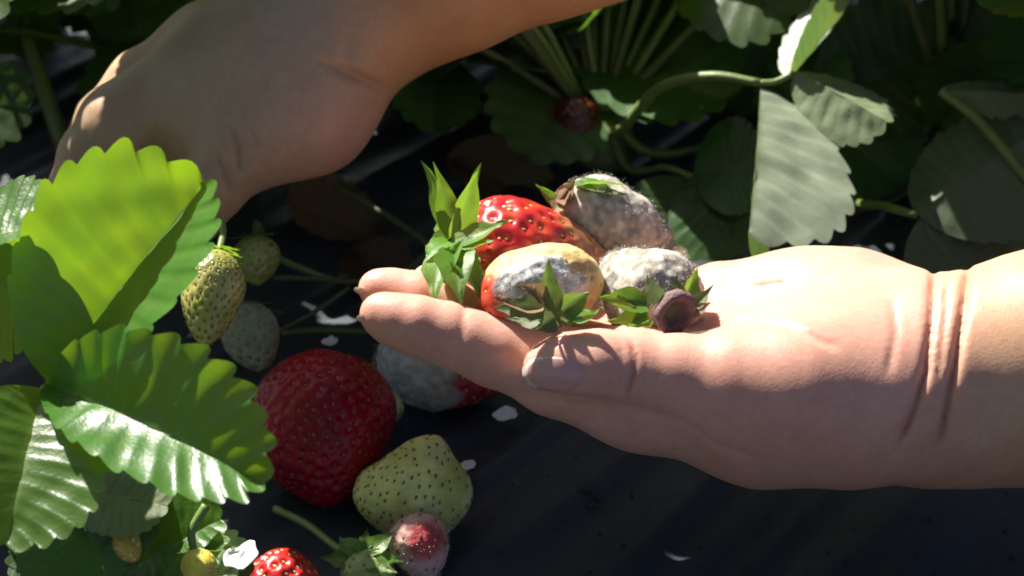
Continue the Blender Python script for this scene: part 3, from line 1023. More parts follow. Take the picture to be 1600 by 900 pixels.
# B: grey mould patch in a yellow ring
B0, B1 = P(862, 492, 0.646), P(812, 400, 0.668)
mB = P(842, 432, 0.640)
def col_b(p, t, th):
    n1 = nval(p, 140, 5); n2 = nval(p, 420, 9)
    px, py, d = proj_np(p[:, 0], p[:, 1], p[:, 2])
    r = np.sqrt(((px - 848) / 80) ** 2 + ((py - 446) / 52) ** 2) + 0.20 * n1 + 0.08 * n2
    c = np.tile(YEL, (len(p), 1))
    k = sstep(0.86, 1.0, r)[:, None] * sstep(1.22, 1.05, r)[:, None]
    c = c * (1 - k * 0.7) + np.array((0.60, 0.34, 0.12)) * k * 0.7
    k = sstep(800, 768, px + 30 * n1)[:, None] * sstep(418, 440, py)[:, None]
    c = c * (1 - k) + np.array((0.58, 0.05, 0.02)) * k
    m = sstep(1.0, 0.80, r)
    g = lerp(np.array((0.42, 0.42, 0.41)), np.array((0.78, 0.77, 0.73)), sstep(-0.3, 0.45, n1 + 0.8 * n2))
    c = c * (1 - m[:, None]) + g * m[:, None]
    return c, m
bB = berry("yellowing strawberry with a grey mould patch ringed in yellow, propped against the index finger", B0, B1, 0.0190, 0.72, 0.60, 0.74, cam_dir(-0.1, 0.62, 0.78), 0.08, 60, 120, 0.0007, col_b, M_BERRYM, M_SEED, HAND, 8, 5000, M_FUZZG, 0.0009)
cB = calyx(bB, P(858, 492, 0.634), cam_dir(0, -0.6, 0.8), 0.006, M_SEPALD)
for k, (bx, by, bd, tx, ty, td, wd, bn, nx, ny, nz, mt) in enumerate([
        (864, 484, .628, 852, 404, .624, .0068, .45, .0, .3, .9, M_SEPALG),
        (850, 478, .628, 772, 466, .624, .0065, 1.3, -.1, .6, .8, M_DRY),
        (852, 474, .628, 806, 446, .622, .0060, -1.2, .2, .5, .9, M_DRY),
        (840, 470, .626, 836, 446, .621, .0070, 1.1, .2, .7, .7, M_DRY),
        (850, 490, .628, 772, 478, .629, .0085, -.5, .0, .5, .9, M_SEPALD),
        (880, 488, .628, 920, 456, .622, .0070, 1.7, .6, .5, .7, M_SEPALG),
        (876, 496, .628, 918, 500, .625, .0070, 1.3, .5, .4, .8, M_SEPALG),
        (846, 498, .630, 790, 500, .632, .0060, .9, .0, .3, .9, M_SEPALD),
        (868, 498, .630, 838, 516, .632, .0070, -.6, .0, .1, .9, M_SEPALD),
        (890, 496, .628, 938, 482, .622, .0060, 1.4, .2, .7, .7, M_SEPAL)]):
    sepal(cB, P(bx, by, bd), P(tx, ty, td), cam_dir(nx, ny, nz), wd, bn, 0.4, mt, 0.35 * (-1) ** k, 30 + k)

# C: grey furry berry at the back
def col_grey(base, warm=0.0):
    def f(p, t, th):
        n1 = nval(p, 130, 3 + warm); n2 = nval(p, 500, 5 + warm)
        g = lerp(np.array((0.25, 0.23, 0.19)), np.array((0.52, 0.49, 0.42)), sstep(-0.5, 0.5, n1 + 0.7 * n2))
        g = g * (1 - warm * 0.0)
        k = (sstep(0.25, 0.6, n1) * 0.35)[:, None]
        g = g * (1 - k) + np.array((0.42, 0.27, 0.14)) * k
        return g, np.full(len(p), 0.95)
    return f
C0, C1 = P(876, 312, 0.700), P(1052, 384, 0.700)
bC = berry("grey furry rotten strawberry with withered calyx, lying at the back of the palm", C0, C1, 0.0124, 0.70, 0.50, 1.0, None, 0.10, 70, 90, 0.0006, col_grey(C0, 0.5), M_BERRYM, M_SEEDG, HAND, 12, 7000, M_FUZZ, 0.0007)
cC = calyx(bC, P(876, 306, 0.692), cam_dir(-0.8, 0.5, 0.2), 0.005, M_DRY)
for k, (bx, by, bd, tx, ty, td, wd, bn, nx, ny, nz, mt) in enumerate([
        (872, 320, .690, 836, 288, .688, .0040, .2, .3, .4, .8, M_SEPAL),
        (876, 312, .690, 898, 278, .686, .0060, .8, -.3, .6, .8, M_DRY),
        (874, 318, .688, 860, 330, .684, .0055, .9, -.3, .2, .9, M_DRY),
        (880, 300, .690, 880, 322, .682, .0050, .8, -.3, .5, .8, M_DRY),
        (896, 292, .690, 978, 290, .690, .0062, -.4, .0, .9, .4, M_SEPAL),
        (900, 288, .694, 980, 300, .686, .0050, .5, .0, .9, .4, M_SEPALD),
        (900, 286, .690, 946, 300, .684, .0045, .6, .0, .9, .5, M_SEPALD)]):
    sepal(cC, P(bx, by, bd), P(tx, ty, td), cam_dir(nx, ny, nz), wd, bn, 0.4, mt, 0.5 * (-1) ** k, 50 + k)

# D: grey berry with bare stalk scar
D0, D1 = P(1066, 494, 0.650), P(950, 414, 0.676)
bD = berry("pale grey mouldy strawberry showing a brown stalk scar, resting above the thumb", D0, D1, 0.0150, 0.66, 0.56, 1.0, None, 0.10, 60, 80, 0.0006, col_grey(D0, 1.3), M_BERRYM, M_SEEDG, HAND, 15, 7000, M_FUZZG, 0.0007)
sa = cam_dir(0.25, -0.25, 0.93); s1 = sa.orthogonal().normalized(); s2 = sa.cross(s1)
s_c = P(1055, 489, 0.6375)
vs, fs = [], []
prof = [(5.4, -4.5), (6.3, -2.0), (6.5, -0.2), (6.1, 1.2), (5.1, 1.7), (4.1, 1.2), (3.3, 0.1), (2.5, -1.0), (1.5, -1.5), (0.5, -1.6)]
for j_, (r_, z_) in enumerate(prof):
    for k in range(28):
        an = 2 * math.pi * k / 28
        w_ = 1 + 0.16 * noise.noise(Vector((math.cos(an) * 1.7, math.sin(an) * 1.7, j_ * 0.35))) + 0.07 * noise.noise(Vector((math.cos(an) * 6, math.sin(an) * 6, j_ * 0.8)))
        zz = z_ + 0.6 * noise.noise(Vector((math.cos(an) * 2.6, math.sin(an) * 2.6, j_ * 0.6 + 9)))
        vs.append(s_c + (s1 * (math.cos(an) * 1.05) + s2 * (math.sin(an) * 0.86)) * (r_ * w_ / 1000) + sa * (zz / 1000))
for j_ in range(len(prof) - 1):
    for k in range(28):
        a = j_ * 28 + k; b = j_ * 28 + (k + 1) % 28
        fs.append((a, b, b + 28, a + 28))
fs.append(tuple((len(prof) - 1) * 28 + k for k in range(28)))
sc_ = world_obj("stalk_scar", vs, fs, M_SCAR, s_c, bD)
cD = calyx(bD, P(1050, 486, 0.640), cam_dir(0.4, -0.4, 0.8), 0.0052, M_SEPALD)
for k, (bx, by, bd, tx, ty, td, wd, bn, nx, ny, nz, mt) in enumerate([
        (1010, 478, .638, 932, 462, .632, .0082, .3, .0, .6, .8, M_SEPAL),
        (1012, 484, .638, 958, 448, .636, .0050, .4, .0, .6, .8, M_SEPALD),
        (1010, 494, .636, 948, 500, .632, .0062, .3, .0, .6, .8, M_SEPAL),
        (1016, 498, .636, 980, 512, .632, .0055, .3, .0, .4, .9, M_SEPAL),
        (1030, 470, .640, 1008, 432, .638, .0060, -.3, -.2, .3, .9, M_SEPALD),
        (1072, 474, .642, 1090, 412, .646, .0062, .5, .5, .2, .8, M_SEPAL),
        (1078, 484, .640, 1116, 444, .640, .0045, .4, .2, .5, .8, M_SEPALD),
        (1078, 490, .640, 1112, 474, .638, .0045, .3, .2, .6, .8, M_DRY),
        (1062, 470, .640, 1058, 430, .640, .0045, -.3, .2, .4, .8, M_SEPALD)]):
    sepal(cD, P(bx, by, bd), P(tx, ty, td), cam_dir(nx, ny, nz), wd, bn, 0.4, mt, 0.4 * (-1) ** k, 70 + k)

BED = "strawberries around the plant on the bed"
# big deep red berry
def col_big(p, t, th):
    n1 = nval(p, 60, 1)
    c = lerp(np.array((0.33, 0.005, 0.015)), np.array((0.22, 0.003, 0.011)), sstep(-0.3, 0.4, n1))
    return c, np.zeros(len(p))
e_c = P(505, 668, 0.712)
berry("big deep red strawberry lying on the black plastic film", e_c + cam_dir(-0.15, 0.95, -0.45) * 0.0262, e_c + cam_dir(0.12, -0.92, 0.45) * 0.0272, 0.0236, 0.82, 0.62, 0.9, None, 0.05, 40, 460, 0.0008, col_big, M_BERRYD, M_SEEDD, BED, 21, nu=230, nv=150)

# mouldy berry under the fingers
def col_f(p, t, th):
    n1 = nval(p, 120, 8); n2 = nval(p, 400, 3)
    m = sstep(0.62, 0.42, t + 0.16 * n1)
    c = np.tile((0.46, 0.02, 0.03), (len(p), 1))
    k = (m * sstep(0.22, 0.40, t + 0.2 * n2))[:, None]
    g = lerp(np.array((0.50, 0.51, 0.49)), np.array((0.74, 0.74, 0.70)), sstep(-0.4, 0.4, n2))
    mm = m[:, None]
    c = c * (1 - mm) + g * mm
    c = c * (1 - k * 0.5) + np.array((0.52, 0.42, 0.24)) * k * 0.5
    return c, m
f_c = G(690, 610) + Vector((0, 0.004, 0.0145))
x_, y_, f_d = proj(f_c)
berry("red strawberry half covered in white mould, lying beneath the outstretched fingers", P(588, 562, f_d), P(806, 585, f_d), 0.0150, 0.78, 0.55, 1.0, None, 0.06, 50, 130, 0.0009, col_f, M_BERRYM, M_SEED, BED, 23, 1800, M_FUZZG, 0.0010)

# pale unripe lobed berry
def col_g(p, t, th):
    n1 = nval(p, 90, 6)
    c = lerp(np.array((0.54, 0.51, 0.13)), np.array((0.70, 0.65, 0.25)), sstep(-0.4, 0.4, n1))
    px, py, d = proj_np(p[:, 0], p[:, 1], p[:, 2])
    k = sstep(780, 850, py + 25 * n1)[:, None]
    c = c * (1 - k) + np.array((0.55, 0.45, 0.34)) * k
    return c, np.full(len(p), 0.5)
g_c = P(650, 768, 0.695)
berry("pale green unripe lobed strawberry beside the big red berry on the film", g_c + cam_dir(-0.55, -0.62, -0.2) * 0.018, g_c + cam_dir(0.35, 0.85, 0.15) * 0.0165, 0.0165, 0.78, 0.62, 0.85, None, 0.10, 60, 340, 0.0006, col_g, M_BERRYM, M_SEEDG, BED, 27,
      lobes=[(P(738, 782, 0.690), 0.012, 0.0085), (P(672, 690, 0.690), 0.008, 0.003), (P(600, 720, 0.695), 0.010, -0.003)])
def col_pink(p, t, th):
    n1 = nval(p, 150, 4)
    px, py, d = proj_np(p[:, 0], p[:, 1], p[:, 2])
    c = lerp(np.array((0.50, 0.06, 0.07)), np.array((0.58, 0.34, 0.30)), sstep(0.45, 1.0, np.sqrt(((px - 665) / 42) ** 2 + ((py - 845) / 40) ** 2) + 0.25 * n1))
    return c, np.full(len(p), 0.55)
berry("small pink strawberry with pale mould bloom tucked under the pale green one", P(640, 810, 0.682), P(672, 902, 0.672), 0.0092, 0.8, 0.55, 1.0, None, 0.08, 80, 70, 0.0006, col_pink, M_BERRYM, M_SEEDD, BED, 31, 2500, M_FUZZG, 0.0007)

def col_flat(a, b, sc_n=90, off=1.0):
    def f(p, t, th):
        return lerp(np.array(a), np.array(b), sstep(-0.4, 0.4, nval(p, sc_n, off)) * 0.7 + 0.3 * t), np.zeros(len(p))
    return f
# hanging yellow-green berry
b1 = berry("yellow-green unripe strawberry hanging behind the toothed leaf edge", P(342, 396, 0.676), P(318, 540, 0.664), 0.0098, 0.62, 0.6, 1.0, None, 0.05, 60, 260, 0.0004, col_flat((0.30, 0.30, 0.06), (0.48, 0.42, 0.13)), M_BERRY, M_SEEDG, BED, 33)
auto_calyx(b1, P(343, 394, 0.676), cam_dir(0.1, 0.95, -0.1), 7, 0.009, 0.004, 0.1, mat=M_SEPAL, seed=3, stalk_to=[P(346, 350, 0.69), P(300, 330, 0.70), P(200, 420, 0.70)])
b2 = berry("small green unripe strawberry with a ruff of sepals above the dark one", P(400, 372, 0.735), P(402, 446, 0.730), 0.0078, 0.7, 0.6, 1.0, None, 0.05, 60, 90, 0.0004, col_flat((0.16, 0.22, 0.04), (0.28, 0.32, 0.07)), M_BERRY, M_SEEDG, BED, 35)
auto_calyx(b2, P(400, 372, 0.734), cam_dir(0, 0.95, 0.25), 8, 0.0095, 0.0042, -0.15, mat=M_SEPAL, seed=5, stalk_to=[P(402, 350, .745), P(430, 400, .77), P(520, 440, .79)])
b3 = berry("dark green unripe strawberry between the yellow-green one and the big red berry", P(378, 482, 0.735), P(412, 580, 0.722), 0.0098, 0.7, 0.6, 1.0, None, 0.06, 60, 110, 0.0005, col_flat((0.20, 0.24, 0.12), (0.28, 0.27, 0.17)), M_BERRYM, M_SEEDG, BED, 37)
auto_calyx(b3, P(378, 480, 0.734), cam_dir(-0.2, 0.9, 0.3), 8, 0.014, 0.0055, -0.3, mat=M_SEPALD, seed=7, stalk_to=[P(372, 450, .745), P(340, 440, .75)])
b4 = berry("small cream unripe strawberry tip poking out beside the big red berry", P(585, 628, 0.742), P(630, 644, 0.738), 0.0058, 0.75, 0.5, 1.0, None, 0.06, 80, 30, 0.0004, col_flat((0.42, 0.40, 0.16), (0.52, 0.48, 0.22)), M_BERRYM, M_SEEDG, BED, 39)
def col_shiny(p, t, th):
    return np.tile((0.52, 0.015, 0.012), (len(p), 1)), np.zeros(len(p))
b5 = berry("shiny bright red strawberry beneath the leafy plant beside the white petal", P(396, 905, 0.668), P(500, 938, 0.655), 0.0118, 0.8, 0.55, 1.0, None, 0.04, 60, 130, 0.0010, col_shiny, M_BERRY, M_SEED, BED, 41)
b6 = berry("tiny amber immature strawberry below the pale green disc leaf", P(196, 826, 0.628), P(208, 876, 0.618), 0.0048, 0.75, 0.5, 1.0, None, 0.05, 80, 40, 0.0003, col_flat((0.42, 0.27, 0.03), (0.5, 0.36, 0.06)), M_BERRYM, M_SEED, BED, 43, nu=48, nv=32)
auto_calyx(b6, P(196, 824, 0.627), cam_dir(-0.1, 0.9, 0.3), 6, 0.009, 0.0045, -0.4, mat=M_SEPAL, seed=9, stalk_to=[P(188, 790, .63), P(140, 760, .64)])
b7 = berry("tiny bright yellow immature strawberry in its green sepals", P(304, 866, 0.630), P(322, 915, 0.622), 0.0052, 0.75, 0.5, 1.0, None, 0.05, 80, 40, 0.0003, col_flat((0.62, 0.50, 0.05), (0.7, 0.58, 0.10)), M_BERRYM, M_SEED, BED, 45, nu=48, nv=32)
auto_calyx(b7, P(304, 868, 0.630), cam_dir(-0.1, 0.9, 0.3), 7, 0.0105, 0.0052, -0.1, mat=M_SEPAL, seed=11, stalk_to=[P(300, 830, .63), P(322, 790, .632)])
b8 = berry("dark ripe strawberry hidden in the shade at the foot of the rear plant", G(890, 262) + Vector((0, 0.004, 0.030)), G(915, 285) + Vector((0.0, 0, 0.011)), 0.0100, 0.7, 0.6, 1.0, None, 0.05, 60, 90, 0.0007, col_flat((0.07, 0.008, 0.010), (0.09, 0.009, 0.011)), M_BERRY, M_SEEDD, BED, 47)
b9 = berry("green calyxed unripe strawberry on a long stalk lying on the film", P(556, 880, 0.676), P(600, 930, 0.664), 0.0088, 0.75, 0.55, 1.0, None, 0.05, 80, 60, 0.0004, col_flat((0.25, 0.30, 0.08), (0.36, 0.40, 0.14)), M_BERRYM, M_SEEDG, BED, 49)
auto_calyx(b9, P(566, 872, 0.668), cam_dir(-0.2, 0.6, 0.75), 8, 0.0125, 0.0065, -0.2, mat=M_SEPAL, seed=13, stalk_to=[P(530, 858, .673), P(480, 820, .690), P(430, 795, .70)])

# ------------------------------------------------------------------ more of the near plant
st = stalk(plantL, [G(-40, 760) + Vector((0, 0, 0.02)), P(-80, 600, 0.63), P(-70, 430, 0.63), P(-40, 390, 0.625)], 0.0022, 0.0014)
hero_leaflet(st, P(-60, 400, 0.62), P(76, 350, 0.612), cam_dir(-0.1, 0.8, 0.6), 0.040, 0.25, 0.35, -0.5, 0.03, seed=11)
hero_leaflet(st, P(-60, 405, 0.62), P(60, 480, 0.640), cam_dir(-0.1, 0.3, 0.9), 0.045, 0.2, 0.2, -0.3, 0.02, seed=12)
hero_leaflet(st, P(-62, 400, 0.62), P(-130, 330, 0.64), cam_dir(-0.1, 0.7, 0.6), 0.045, 0.2, 0.2, -0.3, 0.02, seed=13)
st = stalk(plantL, [G(-40, 760) + Vector((0, 0, 0.02)), P(0, 790, 0.63), P(60, 770, 0.63), P(110, 770, 0.632)], 0.002, 0.0013)
hero_leaflet(st, P(110, 770, 0.632), P(262, 790, 0.618), cam_dir(0, 0.5, 0.9), 0.026, 0.1, 0.1, -0.3, 0.0, M_SEPALD, seed=15, tooth=0.03)
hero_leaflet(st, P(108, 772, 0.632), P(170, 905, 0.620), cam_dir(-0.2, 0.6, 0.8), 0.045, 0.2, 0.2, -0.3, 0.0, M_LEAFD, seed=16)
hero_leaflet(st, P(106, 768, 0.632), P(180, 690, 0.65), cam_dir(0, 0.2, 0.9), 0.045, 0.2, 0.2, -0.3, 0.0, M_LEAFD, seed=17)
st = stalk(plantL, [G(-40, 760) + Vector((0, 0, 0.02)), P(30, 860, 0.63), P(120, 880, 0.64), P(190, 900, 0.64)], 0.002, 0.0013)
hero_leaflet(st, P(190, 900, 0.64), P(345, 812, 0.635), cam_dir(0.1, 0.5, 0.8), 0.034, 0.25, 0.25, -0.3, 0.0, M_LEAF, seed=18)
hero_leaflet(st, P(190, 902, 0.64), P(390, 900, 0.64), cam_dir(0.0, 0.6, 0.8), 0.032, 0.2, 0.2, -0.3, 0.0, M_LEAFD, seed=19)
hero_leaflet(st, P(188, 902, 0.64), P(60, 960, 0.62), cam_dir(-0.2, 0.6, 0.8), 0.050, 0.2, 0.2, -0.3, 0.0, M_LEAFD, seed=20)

# places the sun reaches: leaves that would stand in that light are left out
LIT = [P(*q) for q in ((720, 330, .67), (800, 320, .685), (850, 440, .64), (960, 340, .70), (1020, 430, .66), (1120, 470, .67), (1200, 430, .69), (1300, 420, .69),
       (1400, 450, .68), (1300, 560, .64), (1180, 560, .64), (1000, 530, .635), (880, 530, .635), (640, 480, .645), (590, 440, .66), (700, 490, .65), (1500, 470, .66), (1590, 450, .66),
       (300, 300, .62), (150, 400, .61), (60, 450, .61), (300, 760, .59), (150, 690, .59), (30, 760, .58), (30, 370, .615), (1225, 290, .80), (1180, 340, .80), (1300, 50, .81), (110, 190, .74), (315, 12, .755), (320, 420, .67), (680, 280, .67), (740, 280, .665), (690, 420, .655), (655, 430, .675), (620, 475, .64), (760, 520, .64), (930, 300, .69), (760, 380, .66))]
# leaves added out of view above the frame to shade bed and reaching hand
rnd = random.Random(77)
def in_light(c, r):
    for k_ in LIT:
        q = c - k_; t = q.dot(SUN)
        if t > 0.005 and (q - SUN * t).length < r: return True
    return False
spots = []
RIM = P(112, 185, .735)
KEEP = [k_ for k_ in LIT if (k_ - P(110, 190, .74)).length > 0.004 and (k_ - P(315, 12, .755)).length > 0.004]
def in_light(c, r, pts):
    for k_ in pts:
        q = c - k_; t = q.dot(SUN)
        if t > 0.005 and (q - SUN * t).length < r: return True
    return False
def shade_leaf_dirs(k):
    rr_ = random.Random(500 + k)
    return [Vector((math.cos(a_ - 0.2), math.sin(a_ - 0.2), rr_.uniform(-0.35, 0.0))).normalized() * rr_.uniform(0.036, 0.044) for a_ in (-1.2, 0.0, 1.2)]
tries = 0
while len(spots) < 20 and tries < 5000:
    tries += 1
    back = len(spots) >= 13 or tries % 3 == 0
    q = (rnd.uniform(-120, 330), rnd.uniform(-560, -215), rnd.uniform(0.725, 0.765) if back else rnd.uniform(0.665, 0.715))
    c = P(*q); dv = shade_leaf_dirs(len(spots))
    if any(in_light(c + v_ * 0.55, 0.024, KEEP) or in_light(c + v_ * 0.55, 0.022, [RIM]) for v_ in dv): continue
    if any((c - P(*w_)).length < 0.020 for w_ in spots): continue
    spots.append(q)
for k, (px, py, d) in enumerate(spots):
    node = P(px, py, d)
    r_ = G(-40, 760) + Vector((0.004 * math.cos(k), 0.004 * math.sin(k), 0.022))
    st = stalk(plantL, [r_, P(-190 - 9 * k, 350, .65 + .003 * k), P(-160 - 8 * k, 20, .67), P(-110 + 4 * k, -150, d), node], 0.0024, 0.0014, n=26)
    for q, dr_ in enumerate(shade_leaf_dirs(k)):
        hero_leaflet(st, node, node + dr_, SUN + Vector((rnd.uniform(-.3, .3), rnd.uniform(-.3, .3), 0)), 0.042, 0.15, 0.15, -0.2, 0.0, M_LEAF, seed=300 + k * 3 + q)

# loose petals on the film
def petal(label, c, r, seed, up=None, group="white petals"):
    rnd = random.Random(seed)
    vs, fs = [], []
    nr, na = 5, 22
    c = Vector(c); up = Vector(up or (0, 0, 1)).normalized()
    a = up.orthogonal().normalized(); b = up.cross(a)
    for z0 in (0.0, -0.0004):
        vs.append(c + up * z0)
        for i in range(1, nr + 1):
            for k in range(na):
                an = 2 * math.pi * k / na
                q = r * i / nr * (0.78 + 0.28 * noise.noise(Vector((math.cos(an) * 1.6, math.sin(an) * 1.6, seed))) + 0.05 * math.sin(an * 5 + seed))
                h = 0.0012 * (i / nr) ** 2 + 0.0010 * noise.noise(Vector((math.cos(an) * 2 * i / nr, math.sin(an) * 2 * i / nr, seed + 5)))
                vs.append(c + a * (q * math.cos(an)) + b * (0.75 * q * math.sin(an)) + up * (h + z0))
    st_ = 1 + nr * na
    for o_ in (0, st_):
        for k in range(na):
            f = (o_, o_ + 1 + k, o_ + 1 + (k + 1) % na)
            fs.append(f if o_ == 0 else f[::-1])
            for i in range(nr - 1):
                p0 = o_ + 1 + i * na
                f = (p0 + k, p0 + na + k, p0 + na + (k + 1) % na, p0 + (k + 1) % na)
                fs.append(f if o_ == 0 else f[::-1])
    e0 = 1 + (nr - 1) * na
    for k in range(na):
        fs.append((e0 + k, st_ + e0 + k, st_ + e0 + (k + 1) % na, e0 + (k + 1) % na))
    o = world_obj("petal", vs, fs, M_PETAL, c)
    return tag(o, label, "petal", group)
petal("white fallen petal lying on open black film below the fingertips", G(789, 661) + Vector((0, 0, 0.003)), 0.0056, 3)
petal("small torn petal beside the pale green lobed berry", G(732, 742) + Vector((0, 0, 0.003)), 0.0036, 5)
petal("bright petal scrap in the shade above the big red berry", P(516, 537, 0.745), 0.0040, 8, cam_dir(0, 0.9, 0.5))
petal("large white petal leaning on the shiny red berry under the leaves", P(376, 872, 0.640), 0.0072, 11, cam_dir(0.1, 0.7, 0.7))

# soil crumbs scattered on the film
rnd = random.Random(5)
vs, fs = [], []
for k in range(90):
    if k < 6: c = G(930 + rnd.gauss(0, 12), 766 + rnd.gauss(0, 5))
    else: c = G(rnd.uniform(620, 1600), rnd.uniform(640, 900))
    r = rnd.uniform(0.0004, 0.0012) * (1.8 if k < 4 else 1)
    c.z = film_height(c.x, c.y) + r * 0.5
    o_ = len(vs)
    for d in ((1, 0, 0), (-1, 0, 0), (0, 1, 0), (0, -1, 0), (0, 0, .7), (0, 0, -.7)):
        vs.append(c + Vector(d) * r * rnd.uniform(0.6, 1.4))
    fs += [tuple(o_ + i for i in t) for t in ((0, 2, 4), (2, 1, 4), (1, 3, 4), (3, 0, 4), (2, 0, 5), (1, 2, 5), (3, 1, 5), (0, 3, 5))]
cr = world_obj("soil_crumbs", vs, fs, M_CRUMB, (0, 0, 0), smooth=False)
tag(cr, "dark soil crumbs scattered on the plastic film", "soil crumbs", kind="stuff")

# ------------------------------------------------------------------ rear plants
def ok_leaf(c, r):
    px, py, d = proj(c)
    if -150 < px < 1750 and -150 < py < 1000 and d < 0.80 + r: return False
    for k in LIT:
        q = c - k; t = q.dot(SUN)
        if t > 0.005 and (q - SUN * t).length < r: return False
    return True

def variant(seed, mat, size):
    r = random.Random(seed)
    return leaflet_mesh("leaflet", mat, L=size, Wd=size * r.uniform(0.85, 1.0), foldl=r.uniform(0.05, 0.45), foldr=r.uniform(0.05, 0.45), bend=r.uniform(-0.7, 0.15), curl=r.uniform(-0.03, 0.05), teeth=9, tooth=0.06, seed=seed, per=5, m=6)
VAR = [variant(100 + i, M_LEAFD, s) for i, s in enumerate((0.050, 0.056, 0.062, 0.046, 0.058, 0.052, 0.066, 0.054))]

def add_leaf(plant, root, node, facing, rnd, size=1.0, r0=0.0019):
    root = Vector(root); node = Vector(node)
    mid = root.lerp(node, 0.5) + Vector((0, 0, 0.018)) + Vector((rnd.uniform(-1, 1), rnd.uniform(-1, 1), 0)) * 0.008
    s_ = stalk(plant, [root, mid, node], r0, r0 * 0.65, M_STALK if rnd.random() < 0.6 else M_STALKR, n=10, sides=6)
    out = node - root; out.z *= 0.15
    if out.length < 0.005: out = Vector((rnd.uniform(-1, 1), rnd.uniform(-1, 1), 0))
    out.normalize()
    up_ = Vector(facing).normalized()
    side = out.cross(up_).normalized()
    for k, a in enumerate((-1.25, 0.0, 1.25)):
        d = out * math.cos(a) + side * math.sin(a) + Vector((0, 0, rnd.uniform(-0.45, 0.1)))
        m = frame(node + d.normalized() * 0.003, d, up_ + Vector((rnd.uniform(-.25, .25), rnd.uniform(-.25, .25), 0)))
        m = m @ Matrix.Scale(size * (1.0 if k == 1 else 0.9), 4)
        link("leaflet", VAR[rnd.randrange(len(VAR))], m, s_)

def rear_plant(label, at, n, seed, spread=0.12, height=(0.05, 0.17), size=1.0):
    rnd = random.Random(seed)
    at = Vector(at)
    pl = empty("strawberry_plant", at)
    tag(pl, label, "plant", "strawberry plants on the bed")
    vs, fs = tube_geo(bez([at, at + Vector((0.003, 0.002, 0.014)), at + Vector((0, 0, 0.03))], 8), lambda t: 0.014 - 0.007 * t, 10)
    world_obj("crown", vs, fs, M_STALKR, at, pl)
    made = 0
    for i in range(n * 4):
        if made >= n: break
        an = rnd.uniform(0, 2 * math.pi)
        rr_ = spread * math.sqrt(rnd.uniform(0.05, 1.0))
        node = at + Vector((math.cos(an) * rr_, math.sin(an) * rr_, rnd.uniform(*height)))
        if not ok_leaf(node, 0.058 * size): continue
        fc = Vector((math.cos(an) * 0.5, math.sin(an) * 0.5, 1.0)) + Vector((rnd.uniform(-.4, .4), rnd.uniform(-.6, .2), 0))
        add_leaf(pl, at + Vector((math.cos(an) * 0.006, math.sin(an) * 0.006, 0.022)), node, fc, rnd, size * rnd.uniform(0.75, 1.1))
        made += 1
    return pl

rp = rear_plant("shaded strawberry plant whose stalks fan out behind the mouldy berries", G(935, 250), 26, 1, 0.13, (0.03, 0.16))
rear_plant("shaded strawberry plant behind the reaching hand", G(230, 150), 24, 2, 0.13, (0.03, 0.16))
rear_plant("shaded strawberry plant behind the wrist of the holding arm", G(1480, 230), 16, 3, 0.13)
rear_plant("dark strawberry plant under the reaching forearm", G(620, 90), 26, 4, 0.14, (0.02, 0.15))
rear_plant("dark strawberry plant behind the folded pale leaf", G(1230, 60), 24, 5, 0.13, (0.03, 0.17))
rear_plant("dark strawberry plant beyond the reaching hand's knuckles", G(-160, 120), 22, 6, 0.15, (0.03, 0.17))
rear_plant("strawberry plant in the far row behind the reaching forearm", G(850, -150), 20, 7, 0.15, (0.06, 0.22))
rear_plant("strawberry plant in the far row behind the reaching hand", G(330, -160), 20, 8, 0.15, (0.06, 0.22))
rear_plant("strawberry plant in the far row behind the folded pale leaf", G(1420, -160), 20, 9, 0.15, (0.06, 0.22))
rear_plant("dark strawberry plant in the gap behind the reaching fingers", G(30, 20), 20, 11, 0.13, (0.03, 0.16))
rear_plant("strawberry plant beyond the elbow of the holding arm", G(1850, 120), 18, 10, 0.15, (0.05, 0.20))

# hero leaf: folded, sun glare painted pale, half in the sun
root = G(935, 250) + Vector((0, 0, 0.024))
st = stalk(rp, [root, P(965, 205, 0.865), P(1030, 138, 0.845), P(1110, 119, 0.832), P(1188, 130, 0.825)], 0.0026, 0.0016, n=24)
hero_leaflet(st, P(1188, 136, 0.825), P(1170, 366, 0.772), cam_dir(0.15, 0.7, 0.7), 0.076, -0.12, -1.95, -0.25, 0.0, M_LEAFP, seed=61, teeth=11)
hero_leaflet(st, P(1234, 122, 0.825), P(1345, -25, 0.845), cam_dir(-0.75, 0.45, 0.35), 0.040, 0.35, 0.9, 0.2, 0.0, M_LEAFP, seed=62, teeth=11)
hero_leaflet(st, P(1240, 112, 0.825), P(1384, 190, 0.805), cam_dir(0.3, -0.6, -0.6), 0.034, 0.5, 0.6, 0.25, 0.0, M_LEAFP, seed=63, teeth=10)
vs, fs = tube_geo(bez([P(1186, 130, .825), P(1212, 128, .825), P(1240, 114, .825)], 8), 0.0013, 7)
world_obj("leaf_stalk", vs, fs, M_STALK, P(1186, 130, .825), rp)
# broad shaded leaf behind it with a lit margin
st = stalk(rp, [root, P(1020, 240, 0.88), P(1150, 215, 0.875), P(1285, 178, 0.87)], 0.0022, 0.0014)
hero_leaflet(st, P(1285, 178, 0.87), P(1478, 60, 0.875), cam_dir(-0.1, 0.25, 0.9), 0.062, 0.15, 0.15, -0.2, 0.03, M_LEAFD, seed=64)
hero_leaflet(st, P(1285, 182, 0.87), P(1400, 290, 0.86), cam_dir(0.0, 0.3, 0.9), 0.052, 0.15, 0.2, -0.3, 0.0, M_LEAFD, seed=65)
hero_leaflet(st, P(1283, 175, 0.87), P(1290, 60, 0.885), cam_dir(0.0, 0.3, 0.9), 0.05, 0.15, 0.2, -0.3, 0.0, M_LEAFD, seed=66)
